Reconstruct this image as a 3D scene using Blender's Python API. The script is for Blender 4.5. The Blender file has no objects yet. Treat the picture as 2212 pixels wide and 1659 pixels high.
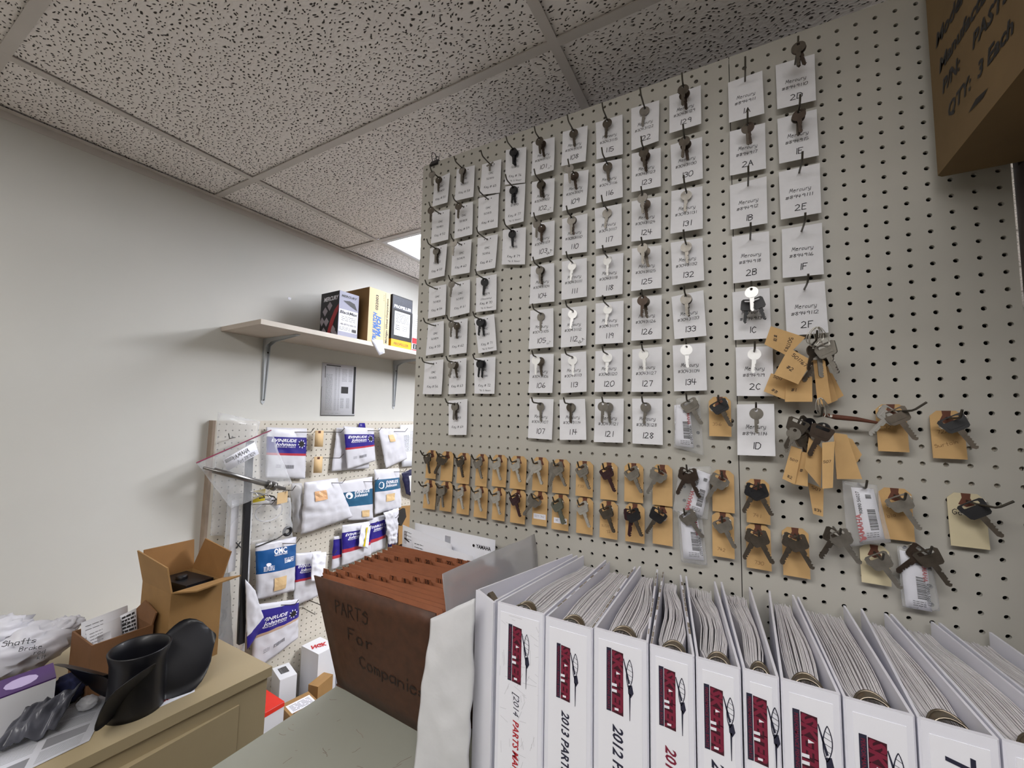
import bpy, math, random
from mathutils import Vector, Matrix, noise
random.seed(7)
S = 0.0254            # the scene is measured in inches on the key board, built in metres
Z0 = 88.6             # floor lies this many inches below the first row of peg holes
sc = bpy.context.scene
col = sc.collection
V = Vector
def T(p): return V((p[0]*S, p[1]*S, (p[2]+Z0)*S))

# ---------------------------------------------------------------- camera
yaw, pitch, roll = math.radians(28.92), math.radians(4.7076), math.radians(1.1287)
fw = V((-math.sin(yaw)*math.cos(pitch), math.cos(yaw)*math.cos(pitch), math.sin(pitch)))
rt = V((math.cos(yaw), math.sin(yaw), 0)); up = rt.cross(fw)
r2 = math.cos(roll)*rt + math.sin(roll)*up; u2 = -math.sin(roll)*rt + math.cos(roll)*up
cam = bpy.data.objects.new('camera', bpy.data.cameras.new('camera')); col.objects.link(cam)
cam.matrix_world = Matrix.Translation(T((29.72, -33.33, -27.19))) @ Matrix((r2, u2, -fw)).transposed().to_4x4()
cam.data.sensor_width = 36.0; cam.data.lens = 36.0*891.0/2212.0; cam.data.clip_start = 0.02
sc.camera = cam

# ---------------------------------------------------------------- world, lights, exposure
w = bpy.data.worlds.new('world'); sc.world = w; w.use_nodes = True
w.node_tree.nodes['Background'].inputs[0].default_value = (0.8, 0.85, 0.9, 1)
w.node_tree.nodes['Background'].inputs[1].default_value = 0.05
sc.view_settings.view_transform = 'Standard'; sc.view_settings.look = 'None'
sc.view_settings.gamma = 1.0; sc.view_settings.use_curve_mapping = False
sc.view_settings.exposure = 0.7
LENS_BACK, LENS_FAR, LENS_FRONT, LENS_FILL = 6.0, 36.0, 4.9, 9.2      # radiance of the ceiling light lenses; the last is an added fill

# ---------------------------------------------------------------- helpers
def tag(o, label=None, cat=None, group=None, kind=None):
    if label: o['label'] = label
    if cat: o['category'] = cat
    if group: o['group'] = group
    if kind: o['kind'] = kind
    return o
def thing(name, label, cat, loc, group=None, rot=None):
    o = bpy.data.objects.new(name, None); o.empty_display_size = 0.01
    m = Matrix.Translation(T(loc))
    if rot is not None: m = m @ rot.to_4x4()
    o.matrix_world = m; col.objects.link(o)
    return tag(o, label, cat, group)
def link(name, me, parent=None):
    o = bpy.data.objects.new(name, me); col.objects.link(o)
    if parent: o.parent = parent
    return o
class MB:
    def __init__(s): s.v = []; s.f = []; s.m = []; s.sm = []
    def add(s, vs, fs, mi=0, sm=False):
        b = len(s.v); s.v += [V(p) for p in vs]
        for f in fs: s.f.append([b+i for i in f]); s.m.append(mi); s.sm.append(sm)
        return s
    def box(s, a, b, mi=0):
        x0, y0, z0 = a; x1, y1, z1 = b
        return s.add([(x0,y0,z0),(x1,y0,z0),(x1,y1,z0),(x0,y1,z0),(x0,y0,z1),(x1,y0,z1),(x1,y1,z1),(x0,y1,z1)],
            [(0,3,2,1),(4,5,6,7),(0,1,5,4),(1,2,6,5),(2,3,7,6),(3,0,4,7)], mi)
    def obox(s, o, X, Y, Z, mi=0):     # box from a corner and three edge vectors
        o, X, Y, Z = V(o), V(X), V(Y), V(Z)
        return s.add([o, o+X, o+X+Y, o+Y, o+Z, o+X+Z, o+X+Y+Z, o+Y+Z],
            [(0,3,2,1),(4,5,6,7),(0,1,5,4),(1,2,6,5),(2,3,7,6),(3,0,4,7)], mi)
    def prism(s, pts, ext, mi=0, sm=False):   # polygon (3D points) pushed along a vector
        n = len(pts); pts = [V(p) for p in pts]; e = V(ext)
        return s.add(pts+[p+e for p in pts], [tuple(range(n-1,-1,-1)), tuple(range(n, 2*n))] +
            [(i, (i+1) % n, n+(i+1) % n, n+i) for i in range(n)], mi, sm)
    def plank(s, p, q, th, z0, z1, mi=0):     # upright board between two plan points
        p, q = V((p[0], p[1], 0)), V((q[0], q[1], 0)); d = (q-p).normalized(); n = V((-d.y, d.x, 0))*th/2
        return s.prism([p-n+V((0,0,z0)), q-n+V((0,0,z0)), q+n+V((0,0,z0)), p+n+V((0,0,z0))], (0, 0, z1-z0), mi)
    def tube(s, pts, r, n=8, mi=0, close=False, caps=True):
        pts = [V(p) for p in pts]; N = len(pts); rr = r if hasattr(r, '__len__') else [r]*N
        ring = []; prev = None
        for i, p in enumerate(pts):
            a = pts[i-1] if (i or close) else pts[i]; b = pts[(i+1) % N] if (i < N-1 or close) else pts[i]
            d = (b-a).normalized()
            if prev is None: u = d.orthogonal().normalized()
            else: u = (prev - d*prev.dot(d)).normalized()
            prev = u; w_ = d.cross(u)
            ring.append([p + (u*math.cos(2*math.pi*k/n) + w_*math.sin(2*math.pi*k/n))*rr[i] for k in range(n)])
        fs = []
        for i in range(N if close else N-1):
            for k in range(n):
                j = (i+1) % N; fs.append((i*n+k, i*n+(k+1) % n, j*n+(k+1) % n, j*n+k))
        s.add([p for q in ring for p in q], fs, mi, True)
        if caps and not close:
            s.add(ring[0], [tuple(range(n-1,-1,-1))], mi); s.add(ring[-1], [tuple(range(n))], mi)
        return s
    def lathe(s, prof, c, ax=(0,0,1), n=32, mi=0):
        ax = V(ax).normalized(); u = ax.orthogonal().normalized(); w_ = ax.cross(u); c = V(c); vs = []
        for r, h in prof:
            for k in range(n):
                t = 2*math.pi*k/n; vs.append(c + ax*h + (u*math.cos(t)+w_*math.sin(t))*r)
        fs = [(i*n+k, i*n+(k+1) % n, (i+1)*n+(k+1) % n, (i+1)*n+k) for i in range(len(prof)-1) for k in range(n)]
        return s.add(vs, fs, mi, True)
    def mesh(s, name, mats, org=None):
        me = bpy.data.meshes.new(name)
        if org is None: vs = [tuple(p*S) for p in s.v]
        else: o = V(org); vs = [tuple((p-o)*S) for p in s.v]
        me.from_pydata(vs, [], s.f)
        if not isinstance(mats, (list, tuple)): mats = [mats]
        for m in mats: me.materials.append(m)
        me.polygons.foreach_set('material_index', s.m); me.polygons.foreach_set('use_smooth', s.sm)
        me.update(); return me
    def build(s, name, mats, parent=None, org=None, label=None):
        """part: vertices in room inches, org = where its thing's Empty stands"""
        if parent is not None and org is None: org = tuple(parent['_o']) if '_o' in parent else (0,0,0)
        me = s.mesh(name, mats, org if org is not None else (0,0,-Z0))
        o = link(name, me, parent)
        if label: o['label'] = label
        return o
ORG = {}
def TH(name, label, cat, loc, group=None):
    o = thing(name, label, cat, loc, group); ORG[o.name] = V(loc); return o
def P(mb, name, mats, parent, label=None):        # a part of a thing made by TH
    root = parent
    while root.parent: root = root.parent
    o = link(name, mb.mesh(name, mats, ORG[root.name]), parent)
    if label: o['label'] = label
    return o
def ONE(mb, name, mats, label, cat, loc, group=None):  # a thing that is one mesh
    o = link(name, mb.mesh(name, mats, loc)); o.location = T(loc); ORG[o.name] = V(loc)
    return tag(o, label, cat, group)
def STRUCT(mb, name, mats):
    o = link(name, mb.mesh(name, mats, (0,0,-Z0))); ORG[o.name] = V((0,0,-Z0)); o['kind'] = 'structure'; return o

# ---------------------------------------------------------------- materials
def lin(h):
    c = [int(h[i:i+2], 16)/255 for i in (0, 2, 4)]
    return tuple(x/12.92 if x <= .04045 else ((x+.055)/1.055)**2.4 for x in c) + (1,)
def mat(name, h, rough=.6, metal=0, var=0, scale=30, bump=0, alpha=1, spec=.5, coat=0):
    m = bpy.data.materials.new(name); m.use_nodes = True; nt = m.node_tree; b = nt.nodes['Principled BSDF']
    b.inputs['Base Color'].default_value = lin(h); b.inputs['Roughness'].default_value = rough
    b.inputs['Metallic'].default_value = metal; b.inputs['Specular IOR Level'].default_value = spec
    b.inputs['Coat Weight'].default_value = coat; b.inputs['Alpha'].default_value = alpha
    if var or bump:
        tc = nt.nodes.new('ShaderNodeTexCoord'); n = nt.nodes.new('ShaderNodeTexNoise'); n.inputs['Scale'].default_value = scale
        n.inputs['Detail'].default_value = 5; nt.links.new(tc.outputs['Object'], n.inputs['Vector'])
        if var:
            r = nt.nodes.new('ShaderNodeValToRGB'); c = lin(h)
            r.color_ramp.elements[0].position = .3; r.color_ramp.elements[1].position = .7
            r.color_ramp.elements[0].color = tuple(max(0, x*(1-var)) for x in c[:3])+(1,)
            r.color_ramp.elements[1].color = tuple(min(1, x*(1+var*.6)) for x in c[:3])+(1,)
            nt.links.new(n.outputs['Fac'], r.inputs['Fac']); nt.links.new(r.outputs['Color'], b.inputs['Base Color'])
        if bump:
            bp = nt.nodes.new('ShaderNodeBump'); bp.inputs['Strength'].default_value = bump; bp.inputs['Distance'].default_value = .002
            nt.links.new(n.outputs['Fac'], bp.inputs['Height']); nt.links.new(bp.outputs['Normal'], b.inputs['Normal'])
    return m
def clear(name, h='f4f6fa', fac=.13, rough=.12):    # thin clear plastic film
    m = bpy.data.materials.new(name); m.use_nodes = True; nt = m.node_tree; nt.nodes.clear()
    o = nt.nodes.new('ShaderNodeOutputMaterial'); t = nt.nodes.new('ShaderNodeBsdfTransparent'); p = nt.nodes.new('ShaderNodeBsdfPrincipled')
    p.inputs['Base Color'].default_value = lin(h); p.inputs['Roughness'].default_value = rough; p.inputs['Specular IOR Level'].default_value = 1.0
    lw = nt.nodes.new('ShaderNodeLayerWeight'); lw.inputs['Blend'].default_value = .35
    mr = nt.nodes.new('ShaderNodeMapRange'); mr.inputs['To Min'].default_value = fac; mr.inputs['To Max'].default_value = min(1, fac+.45)
    mx = nt.nodes.new('ShaderNodeMixShader'); nt.links.new(lw.outputs['Facing'], mr.inputs['Value'])
    nt.links.new(mr.outputs['Result'], mx.inputs['Fac']); nt.links.new(t.outputs[0], mx.inputs[1]); nt.links.new(p.outputs[0], mx.inputs[2])
    nt.links.new(mx.outputs[0], o.inputs[0]); return m
def glow(name, h, s):
    m = bpy.data.materials.new(name); m.use_nodes = True; b = m.node_tree.nodes['Principled BSDF']
    b.inputs['Base Color'].default_value = lin(h); b.inputs['Emission Color'].default_value = lin(h); b.inputs['Emission Strength'].default_value = s
    return m
def tile_mat():
    m = bpy.data.materials.new('fissured_tile'); m.use_nodes = True; nt = m.node_tree; b = nt.nodes['Principled BSDF']
    N, L = nt.nodes.new, nt.links.new
    tc = N('ShaderNodeTexCoord'); mp = N('ShaderNodeMapping'); mp.inputs['Scale'].default_value = (62, 118, 60)
    mp.inputs['Rotation'].default_value = (0, 0, .5)
    w1 = N('ShaderNodeTexNoise'); w1.inputs['Scale'].default_value = 22; w1.inputs['Detail'].default_value = 2
    vm = N('ShaderNodeVectorMath'); vm.operation = 'MULTIPLY_ADD'; vm.inputs[1].default_value = (.035, .035, .0)
    L(tc.outputs['Object'], w1.inputs['Vector']); L(w1.outputs['Color'], vm.inputs[0]); L(tc.outputs['Object'], vm.inputs[2]); L(vm.outputs[0], mp.inputs['Vector'])
    vo = N('ShaderNodeTexVoronoi'); vo.inputs['Scale'].default_value = 1; vo.voronoi_dimensions = '2D'; L(mp.outputs[0], vo.inputs['Vector'])
    n2 = N('ShaderNodeTexNoise'); n2.inputs['Scale'].default_value = 130; L(tc.outputs['Object'], n2.inputs['Vector'])
    ad = N('ShaderNodeMath'); ad.operation = 'MULTIPLY_ADD'; ad.inputs[1].default_value = .45; ad.inputs[2].default_value = -.2
    L(n2.outputs['Fac'], ad.inputs[0]); a2 = N('ShaderNodeMath'); a2.operation = 'ADD'; L(vo.outputs['Distance'], a2.inputs[0]); L(ad.outputs[0], a2.inputs[1])
    r = N('ShaderNodeValToRGB'); r.color_ramp.elements[0].position = .16; r.color_ramp.elements[1].position = .26
    r.color_ramp.elements[0].color = lin('39322f'); r.color_ramp.elements[1].color = lin('f4efed')
    L(a2.outputs[0], r.inputs['Fac']); L(r.outputs['Color'], b.inputs['Base Color']); b.inputs['Roughness'].default_value = .9
    bp = N('ShaderNodeBump'); bp.inputs['Strength'].default_value = .6; bp.inputs['Distance'].default_value = .003
    L(a2.outputs[0], bp.inputs['Height']); L(bp.outputs[0], b.inputs['Normal']); return m

M_wall = mat('wall_paint', 'd0cfca', .75, var=.03, scale=3, bump=.08)
M_tile = tile_mat(); M_grid = mat('grid_metal', 'cdc7c3', .5, var=.05, scale=8)
M_peg = mat('pegboard_paint', 'bcb9b1', .45, var=.05, scale=9, bump=.02)
M_peg2 = mat('wall_pegboard_paint', 'cfc8bb', .5, var=.06, scale=6)
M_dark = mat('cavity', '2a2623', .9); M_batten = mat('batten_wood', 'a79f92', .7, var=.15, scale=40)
M_brownwood = mat('dark_wood', '2c1c14', .55, var=.3, scale=12)
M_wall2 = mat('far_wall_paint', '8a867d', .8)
M_floor = mat('floor_vinyl', '8d867b', .5, var=.1, scale=6)
M_card = mat('card_stock', 'ebebf0', .75, var=.04, scale=40, bump=.05); M_ink = mat('black_marker', '17161c', .7)
M_ink2 = mat('pen_ink', '3a3a42', .8)
M_manila = mat('manila', 'cfa974', .8, var=.12, scale=25, bump=.05); M_cream = mat('cream_tag', 'd5c9a8', .8, var=.05, scale=20)
M_patch = mat('tag_patch', '643a2a', .7, var=.2, scale=60); M_pencil = mat('pencil', '8a6a45', .8)
M_hook = mat('hook_steel', '5b5750', .42, metal=.75); M_wire = mat('bright_wire', 'c9c5bd', .28, metal=.9)
KM = {'e': mat('light_nickel_key', 'bdbab4', .42, metal=.6, var=.08, scale=90), 's': mat('nickel_key', '8f8a83', .4, metal=.8, var=.15, scale=90), 'd': mat('tarnished_key', '5e564d', .45, metal=.75, var=.2, scale=90),
      'b': mat('brown_key', '4c4038', .45, metal=.7, var=.2, scale=90), 'l': mat('glint_key', 'ffffff', .45, metal=.5, var=.04, scale=90),  # l: the glint of a lit key, painted in as white base colour
      'k': mat('black_plastic', '121113', .4), 'm': mat('maroon_key', '3a2025', .35, metal=.3), 'g': mat('grey_green_key', '6f7268', .45, metal=.6)}
M_white = mat('white_vinyl', 'e9e9f4', .38, var=.02, scale=10); M_page = mat('pages', 'dad7da', .85, var=.05, scale=60)
M_insert = mat('insert_paper', 'efeff8', .5); M_worn = mat('worn_board', '8b8175', .8, var=.25, scale=40)
M_navy = mat('navy_print', '26263c', .6); M_letter = mat('logo_letter', '7d1f3a', .55); M_maroon = mat('maroon_print', '3f0e20', .55); M_red = mat('red_print', 'b5222c', .55); M_greyprint = mat('grey_print', '8d8d93', .7)
M_nickel = mat('binder_steel', '8a8072', .3, metal=.9)
M_table = mat('grey_green_metal', '9c9d92', .42, var=.06, scale=5, bump=.03); M_beige = mat('beige_metal', 'ab9b7c', .42, var=.05, scale=5)
M_beige2 = mat('beige_metal_front', '74674f', .45, var=.05, scale=5)
M_folder = mat('brown_pressboard', '4e2f1f', .6, var=.25, scale=60, bump=.3); M_divider = mat('brown_divider', '8c5233', .75, var=.12, scale=30)
M_foldink = mat('folder_ink', '24140e', .6)
M_carton = mat('kraft_board', '9c7748', .75, var=.12, scale=14, bump=.05); M_carton2 = mat('kraft_inside', '8b6438', .8, var=.12, scale=14)
M_bigcarton = mat('kraft_carton_old', '77603f', .8, var=.18, scale=8); M_smallbox = mat('brown_box', '7c5637', .75, var=.12, scale=14)
M_black = mat('black_paint', '0d0d14', .45, coat=.1); M_blackprint = mat('black_print', '141216', .5)
M_poly = mat('white_poly_bag', 'd2d1d8', .35, var=.04, scale=20); M_foam = mat('foam_wrap', 'd4d4d8', .5, var=.04, scale=40, bump=.4)
M_blue = mat('blue_band', '2a1f80', .35); M_teal = mat('teal_band', '22587a', .4); M_omc = mat('omc_blue', '15508c', .4)
M_bandred = mat('red_band', 'b0303f', .35); M_tan = mat('tan_label', 'd9b98a', .7); M_bandtan = mat('tan_band', 'b79a82', .5)
M_yellow = mat('yellow_label', 'd8c021', .6); M_orange = mat('propeller_yellow', 'f0a800', .5)
M_clear = clear('clear_film'); M_clear2 = clear('milky_film', 'd9d9de', .36, .2); M_darkfilm = clear('dark_film', '3a3432', .45, .2)
M_steel = mat('machined_steel', '8b8987', .3, metal=.95); M_shelf = mat('shelf_board', 'c3b7ab', .6, var=.06, scale=12); M_shelfe = mat('shelf_edge', 'dcd3c8', .6, var=.05, scale=12)
M_bracket = mat('bracket_paint', 'bcc0c4', .4); M_red2 = mat('red_box', 'e0301f', .5); M_navycloth = mat('navy_cloth', '151a3c', .9, var=.3, scale=60, bump=.6)
M_purple = mat('purple_print', '4a2a66', .45); M_boxwhite = mat('white_card_box', 'dedee2', .5, var=.02, scale=10)
M_greydark = mat('grey_wrapper', '55565f', .3, var=.4, scale=20, bump=.5); M_paper = mat('plain_paper', 'dfe0e8', .8); M_lens = glow('lens_back', 'f2f6ff', LENS_BACK); M_lens2 = glow('lens_front', 'f8f5f0', LENS_FRONT); M_lens_fill = glow('lens_fill', 'f8f6f4', LENS_FILL); M_lens3 = glow('lens_far', 'f4f6fc', LENS_FAR)

# ---------------------------------------------------------------- writing
HF = {'0':"12 04 07 29 49 57 54 32 12",'1':"22 29",'2':"08 29 48 46 02 52",'3':"08 29 48 46 26 45 43 22 03",'4':"09 05 55|39 32",'5':"49 09 06 36 55 43 22 03",
'6':"39 16 03 22 42 54 35 14",'7':"09 49 22",'8':"26 08 29 48 26 04 22 44 26",'9':"46 26 07 29 48 46 42",'#':"12 28|32 48|04 54|07 57",'M':"02 19 34 59 62",
'e':"05 45 36 16 04 12 32 43",'r':"12 16|15 36 46",'c':"45 26 04 12 43",'u':"06 03 22 43|46 42",'y':"06 03 32|46 41 20 00",'O':"22 04 07 29 49 57 54 32 22",
'C':"48 29 07 04 22 43",'K':"02 09|49 05 52",'N':"02 09 42 49",'L':"09 02 42",'A':"02 29 52|15 45",'B':"02 09 39 47 06 45 43 22 02",'D':"02 09 39 57 54 32 02",
'E':"49 09 02 42|06 36",'F':"49 09 02|06 36",'b':"09 02 32 44 36 05",'s':"45 26 05 43 22 03",'o':"12 04 16 36 44 32 12",'l':"19 12 22",'t':"29 22 32|06 46",
'w':"06 12 25 32 46",'&':"52 08 29 38 03 22 54","'":"29 27",'(':"29 06 04 20",')':"09 26 24 00",'S':"48 29 07 46 43 22 03",'a':"46 16 04 12 43|46 42",
'h':"09 02|05 26 45 42",'i':"16 12|18 19",'n':"06 02|05 26 45 42",'P':"02 09 39 47 05",'T':"09 59|29 22",'R':"02 09 39 47 05|25 52",'m':"02 06|05 16 25 22|25 36 45 42",
'p':"00 06|05 26 45 43 22 03",'d':"49 42|46 16 04 12 43",'g':"46 16 04 13 44|46 41 20 00",'Y':"09 25 49|25 22",'H':"02 09|42 49|05 45",'f':"39 28 22|06 36",
'k':"09 02|36 04 42",'-':"05 35",':':"13 14|16 17",'G':"48 29 07 04 22 43 45 25",'I':"12 19",'U':"09 03 22 43 49"}
def hand(s, wd=.085, slant=.12, seed=0, jit=.03):
    """single-stroke marker lettering: 2D quads, cap height 1, returns (verts, faces, width)"""
    rnd = random.Random(s+str(seed)); vs = []; fs = []; x = 0
    for ch in s:
        if ch == ' ': x += .55; continue
        g = HF.get(ch)
        if g is None: x += .5; continue
        mx = 0; dy = rnd.uniform(-jit, jit)
        for st in g.split('|'):
            pts = []
            for q in st.split():
                a, b = int(q[0])/7.0, (int(q[1])-2)/7.0; mx = max(mx, a)
                pts.append(V((x+a+b*slant+rnd.uniform(-jit, jit)*.6, b+dy+rnd.uniform(-jit, jit)*.6)))
            for p, q in zip(pts, pts[1:]):
                d = (q-p); 
                if d.length < 1e-6: continue
                d.normalize(); n = V((-d.y, d.x))*wd/2; e = d*wd*.4; k = len(vs)
                vs += [p-e-n, q+e-n, q+e+n, p-e+n]; fs.append((k, k+1, k+2, k+3))
        x += mx + .24
    return vs, fs, max(x-.24, .01)
_fc = {}
def ftext(s, bold=0.0, shear=0.0):
    key = (s, bold, shear)
    if key not in _fc:
        cu = bpy.data.curves.new('t', 'FONT'); cu.body = s; cu.size = 1.0; cu.resolution_u = 2; cu.offset = bold; cu.shear = shear; cu.fill_mode = 'FRONT'
        ob = bpy.data.objects.new('t', cu); col.objects.link(ob); bpy.context.view_layer.update()
        me = ob.evaluated_get(bpy.context.evaluated_depsgraph_get()).to_mesh()
        vs = [V((v.co.x, v.co.y)) for v in me.vertices]; fs = [tuple(p.vertices) for p in me.polygons]
        bpy.data.objects.remove(ob); bpy.data.curves.remove(cu)
        x0 = min(v.x for v in vs); x1 = max(v.x for v in vs); k = 1/.7
        _fc[key] = ([V(((v.x-x0)*k, v.y*k)) for v in vs], fs, (x1-x0)*k)
    return _fc[key]
def put(mb, glyph, fn, x, y, h, ang=0, mi=0, fit=None, center=True, squash=1):
    """lay lettering of cap height h at (x, y) on a surface fn(u, v) measured in inches (v upwards)"""
    vs, fs, wd = glyph; k = h; kx = h*squash
    if fit: kx = fit/wd
    c, s_ = math.cos(ang), math.sin(ang); ox = -wd*kx/2 if center else 0
    mb.add([fn(x+(v.x*kx+ox)*c-v.y*k*s_, y+(v.x*kx+ox)*s_+v.y*k*c) for v in vs], fs, mi)
def lines(mb, fn, x0, y0, x1, y1, n, th, mi=0, seed=0, broken=True):   # rows of small print
    rnd = random.Random(seed)
    for i in range(n):
        y = y0 + (y1-y0)*(i+.5)/n; x = x0
        while x < x1-.01:
            l = rnd.uniform(.1, .4)*(x1-x0) if broken else x1-x0
            e = min(x+l, x1); mb.add([fn(x, y), fn(e, y), fn(e, y+th), fn(x, y+th)], [(0,1,2,3)], mi); x = e+.06*(x1-x0)
def barcode(mb, fn, x0, y0, x1, y1, mi=0, seed=1, horiz=False):
    rnd = random.Random(seed); a, b = (y0, y1) if horiz else (x0, x1); t = a
    while t < b:
        wd = rnd.choice((.02, .035, .05))*(b-a); e = min(t+wd, b)
        q = [(x0, t), (x1, t), (x1, e), (x0, e)] if horiz else [(t, y0), (e, y0), (e, y1), (t, y1)]
        mb.add([fn(*p) for p in q], [(0,1,2,3)], mi); t = e + rnd.choice((.02, .03))*(b-a)

# ---------------------------------------------------------------- sheets: cards, bags, papers
class Sheet:
    """four corners (top-left, top-right, bottom-right, bottom-left), a normal, bulge and crumple"""
    def __init__(s, c, N, bulge=0, crum=0, seed=0, curl=0, freq=.45):
        s.c = [V(p) for p in c]; s.N = V(N).normalized(); s.b, s.k, s.sd, s.curl, s.fr = bulge, crum, seed, curl, freq
        s.W = ((s.c[1]-s.c[0]).length + (s.c[2]-s.c[3]).length)/2; s.H = ((s.c[3]-s.c[0]).length + (s.c[2]-s.c[1]).length)/2
    def at(s, u, v, off=0):
        a, b, c, d = s.c; p = (a*(1-u)+b*u)*(1-v) + (d*(1-u)+c*u)*v
        uu, vv = min(max(u, 1e-9), 1-1e-9), min(max(v, 1e-9), 1-1e-9)
        h = s.b*math.sin(math.pi*uu)**.6*math.sin(math.pi*vv)**.6 if s.b else 0
        h += s.curl*vv*vv
        if s.k:
            q = V((p.x+p.y, p.z, s.sd*7.3))*s.fr
            h += s.k*(1-2*abs(noise.noise(q)))*.6 + s.k*.5*noise.noise(q*2.7) + s.k*.35*(1-2*abs(noise.noise(q*1.7+V((5,3,1)))))
        return p + s.N*(h+off)
    def fn(s, off=.02): return lambda x, y: s.at(x/s.W, 1-y/s.H, off)   # inches from lower-left
    def mesh_into(s, mb, n=2, m=3, th=.02, bands=(), mi=0, back=True, sm=True):
        vs = [s.at(i/n, j/m) for j in range(m+1) for i in range(n+1)]; k = (n+1)*(m+1); fs = []; ms = []
        for j in range(m):
            vc = (j+.5)/m; mm = mi
            for v0, v1, bm in bands:
                if v0 <= vc < v1: mm = bm
            for i in range(n): fs.append((j*(n+1)+i, (j+1)*(n+1)+i, (j+1)*(n+1)+i+1, j*(n+1)+i+1)); ms.append(mm)
        b0 = len(mb.v); mb.v += vs
        if back:
            sv, sb = s.b, s.k
            mb.v += [s.at(i/n, j/m, -th - (1.6*s.b*abs(math.sin(math.pi*i/n))**.6*abs(math.sin(math.pi*j/m))**.6 if s.b else 0)) for j in range(m+1) for i in range(n+1)]
            for f in list(fs): fs.append(tuple(k+q for q in reversed(f))); ms.append(mi)
            edge = [i for i in range(n+1)] + [(j+1)*(n+1)+n for j in range(m)] + [m*(n+1)+i for i in range(n-1, -1, -1)] + [j*(n+1) for j in range(m-1, 0, -1)]
            for e in range(len(edge)):
                a, b = edge[e], edge[(e+1) % len(edge)]; fs.append((a, b, b+k, a+k)); ms.append(mi)
        for f, q in zip(fs, ms): mb.f.append([b0+i for i in f]); mb.m.append(q); mb.sm.append(sm)
        return mb
# wall frame: s runs along the left wall, off is the distance from it into the room
_wn = math.hypot(1, .03868); WD = V((.03868/_wn, 1/_wn, 0)); WN = V((1/_wn, -.03868/_wn, 0))
def WP(s, off, z): return V((-43.836, 0, z)) + WD*s + WN*off
BN = V((0, -1, 0))
# ================================================================ SETTING
CZ = 7.41
mb = MB(); mb.box((-60,-132,-90), (112,142,-88.6)); floor = STRUCT(mb, 'floor', M_floor)
mb = MB(); mb.prism([WP(-135,0,-88.6), WP(145,0,-88.6), WP(145,-4,-88.6), WP(-135,-4,-88.6)], (0,0,CZ+88.6+3)); STRUCT(mb, 'wall_left', M_wall)
mb = MB(); mb.box((-52,140,-88.6), (112,144,CZ+3)); STRUCT(mb, 'wall_far', M_wall)
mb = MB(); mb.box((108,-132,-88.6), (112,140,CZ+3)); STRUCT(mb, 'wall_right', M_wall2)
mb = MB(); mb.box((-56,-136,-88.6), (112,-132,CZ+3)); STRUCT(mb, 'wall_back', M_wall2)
# suspended ceiling: a deck above, tiles laid in a grid of painted tees
mb = MB(); mb.box((-60,-136,CZ+4), (112,144,CZ+5)); ceil = STRUCT(mb, 'ceiling', M_wall)
XB = [-48.5, -32.9, 15.4, 63.4, 108]; YB = [-130+ (k*24) for k in range(0)]
YB = [-120.7+24*k for k in range(11)] + [140]
YB = [-132] + YB
LIGHTS = {(1, 7), (1, 3), (2, 8), (2, 3)}     # ceiling bays that hold a light fixture; the last is an added fill
for i in range(len(XB)-1):
    for j in range(len(YB)-1):
        if (i, j) in LIGHTS: continue
        x0 = XB[i] if i else -49.5; m_ = MB(); r = .35
        m_.box((x0+r, YB[j]+r, CZ+.22), (XB[i+1]-r, YB[j+1]-r, CZ+.75)); 
        o = link('ceiling_tile', m_.mesh('ceiling_tile', M_tile, (0,0,-Z0)), ceil)
for k, x in enumerate(XB[1:-1]):
    m_ = MB(); m_.box((x-.47,-132,CZ-.02), (x+.47,140,CZ+.1)).box((x-.05,-132,CZ+.1), (x+.05,140,CZ+1.6)); link('ceiling_tee', m_.mesh('ceiling_tee', M_grid, (0,0,-Z0)), ceil)
    if k == 3: pass
for y in YB[1:-1]:
    for i in range(len(XB)-1):
        m_ = MB(); m_.box((XB[i]+(.47 if i else 0), y-.47, CZ-.015), (XB[i+1]-.47, y+.47, CZ+.1)).box((XB[i]+.5, y-.05, CZ+.1), (XB[i+1]-.5, y+.05, CZ+1.4))
        link('ceiling_tee', m_.mesh('ceiling_tee', M_grid, (0,0,-Z0)), ceil)
mb = MB(); mb.prism([WP(-135,0,CZ), WP(145,0,CZ), WP(145,.9,CZ), WP(-135,.9,CZ)], (0,0,-.06)); mb.prism([WP(-135,0,CZ), WP(145,0,CZ), WP(145,.07,CZ), WP(-135,.07,CZ)], (0,0,-1.0))
STRUCT(mb, 'trim_1', M_grid)
def troffer(x0, y0, x1, y1, lens, label, cutoff=False):
    t = TH('ceiling_light', label, 'light', ((x0+x1)/2, (y0+y1)/2, CZ), 'fluorescent ceiling lights')
    f = MB(); a = 1.3
    f.box((x0+.5,y0+.5,CZ-.05),(x1-.5,y0+a,CZ+.5)).box((x0+.5,y1-a,CZ-.05),(x1-.5,y1-.5,CZ+.5)).box((x0+.5,y0+a,CZ-.05),(x0+a,y1-a,CZ+.5)).box((x1-a,y0+a,CZ-.05),(x1-.5,y1-a,CZ+.5))
    f.box((x0+.5,y0+.5,CZ+3.2),(x1-.5,y1-.5,CZ+3.3))
    P(f, 'frame', M_boxwhite, t)
    l = MB(); l.box((x0+a,y0+a,CZ+.15),(x1-a,y1-a,CZ+.25)); P(l, 'lens', lens, t)
troffer(-32.9, 23.3, 15.4, 47.3, M_lens, 'lit white ceiling light in the ceiling beyond the key board')
troffer(-32.9, -72.7, 15.4, -48.7, M_lens2, 'lit ceiling light behind the camera')
troffer(15.4, -72.7, 63.4, -48.7, M_lens_fill, 'added fill light behind and right of the camera')  # unseen fill lamp, added to brighten the board, spines and table
troffer(15.4, 47.3, 63.4, 71.3, M_lens3, 'lit ceiling light hidden behind the key board')

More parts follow.
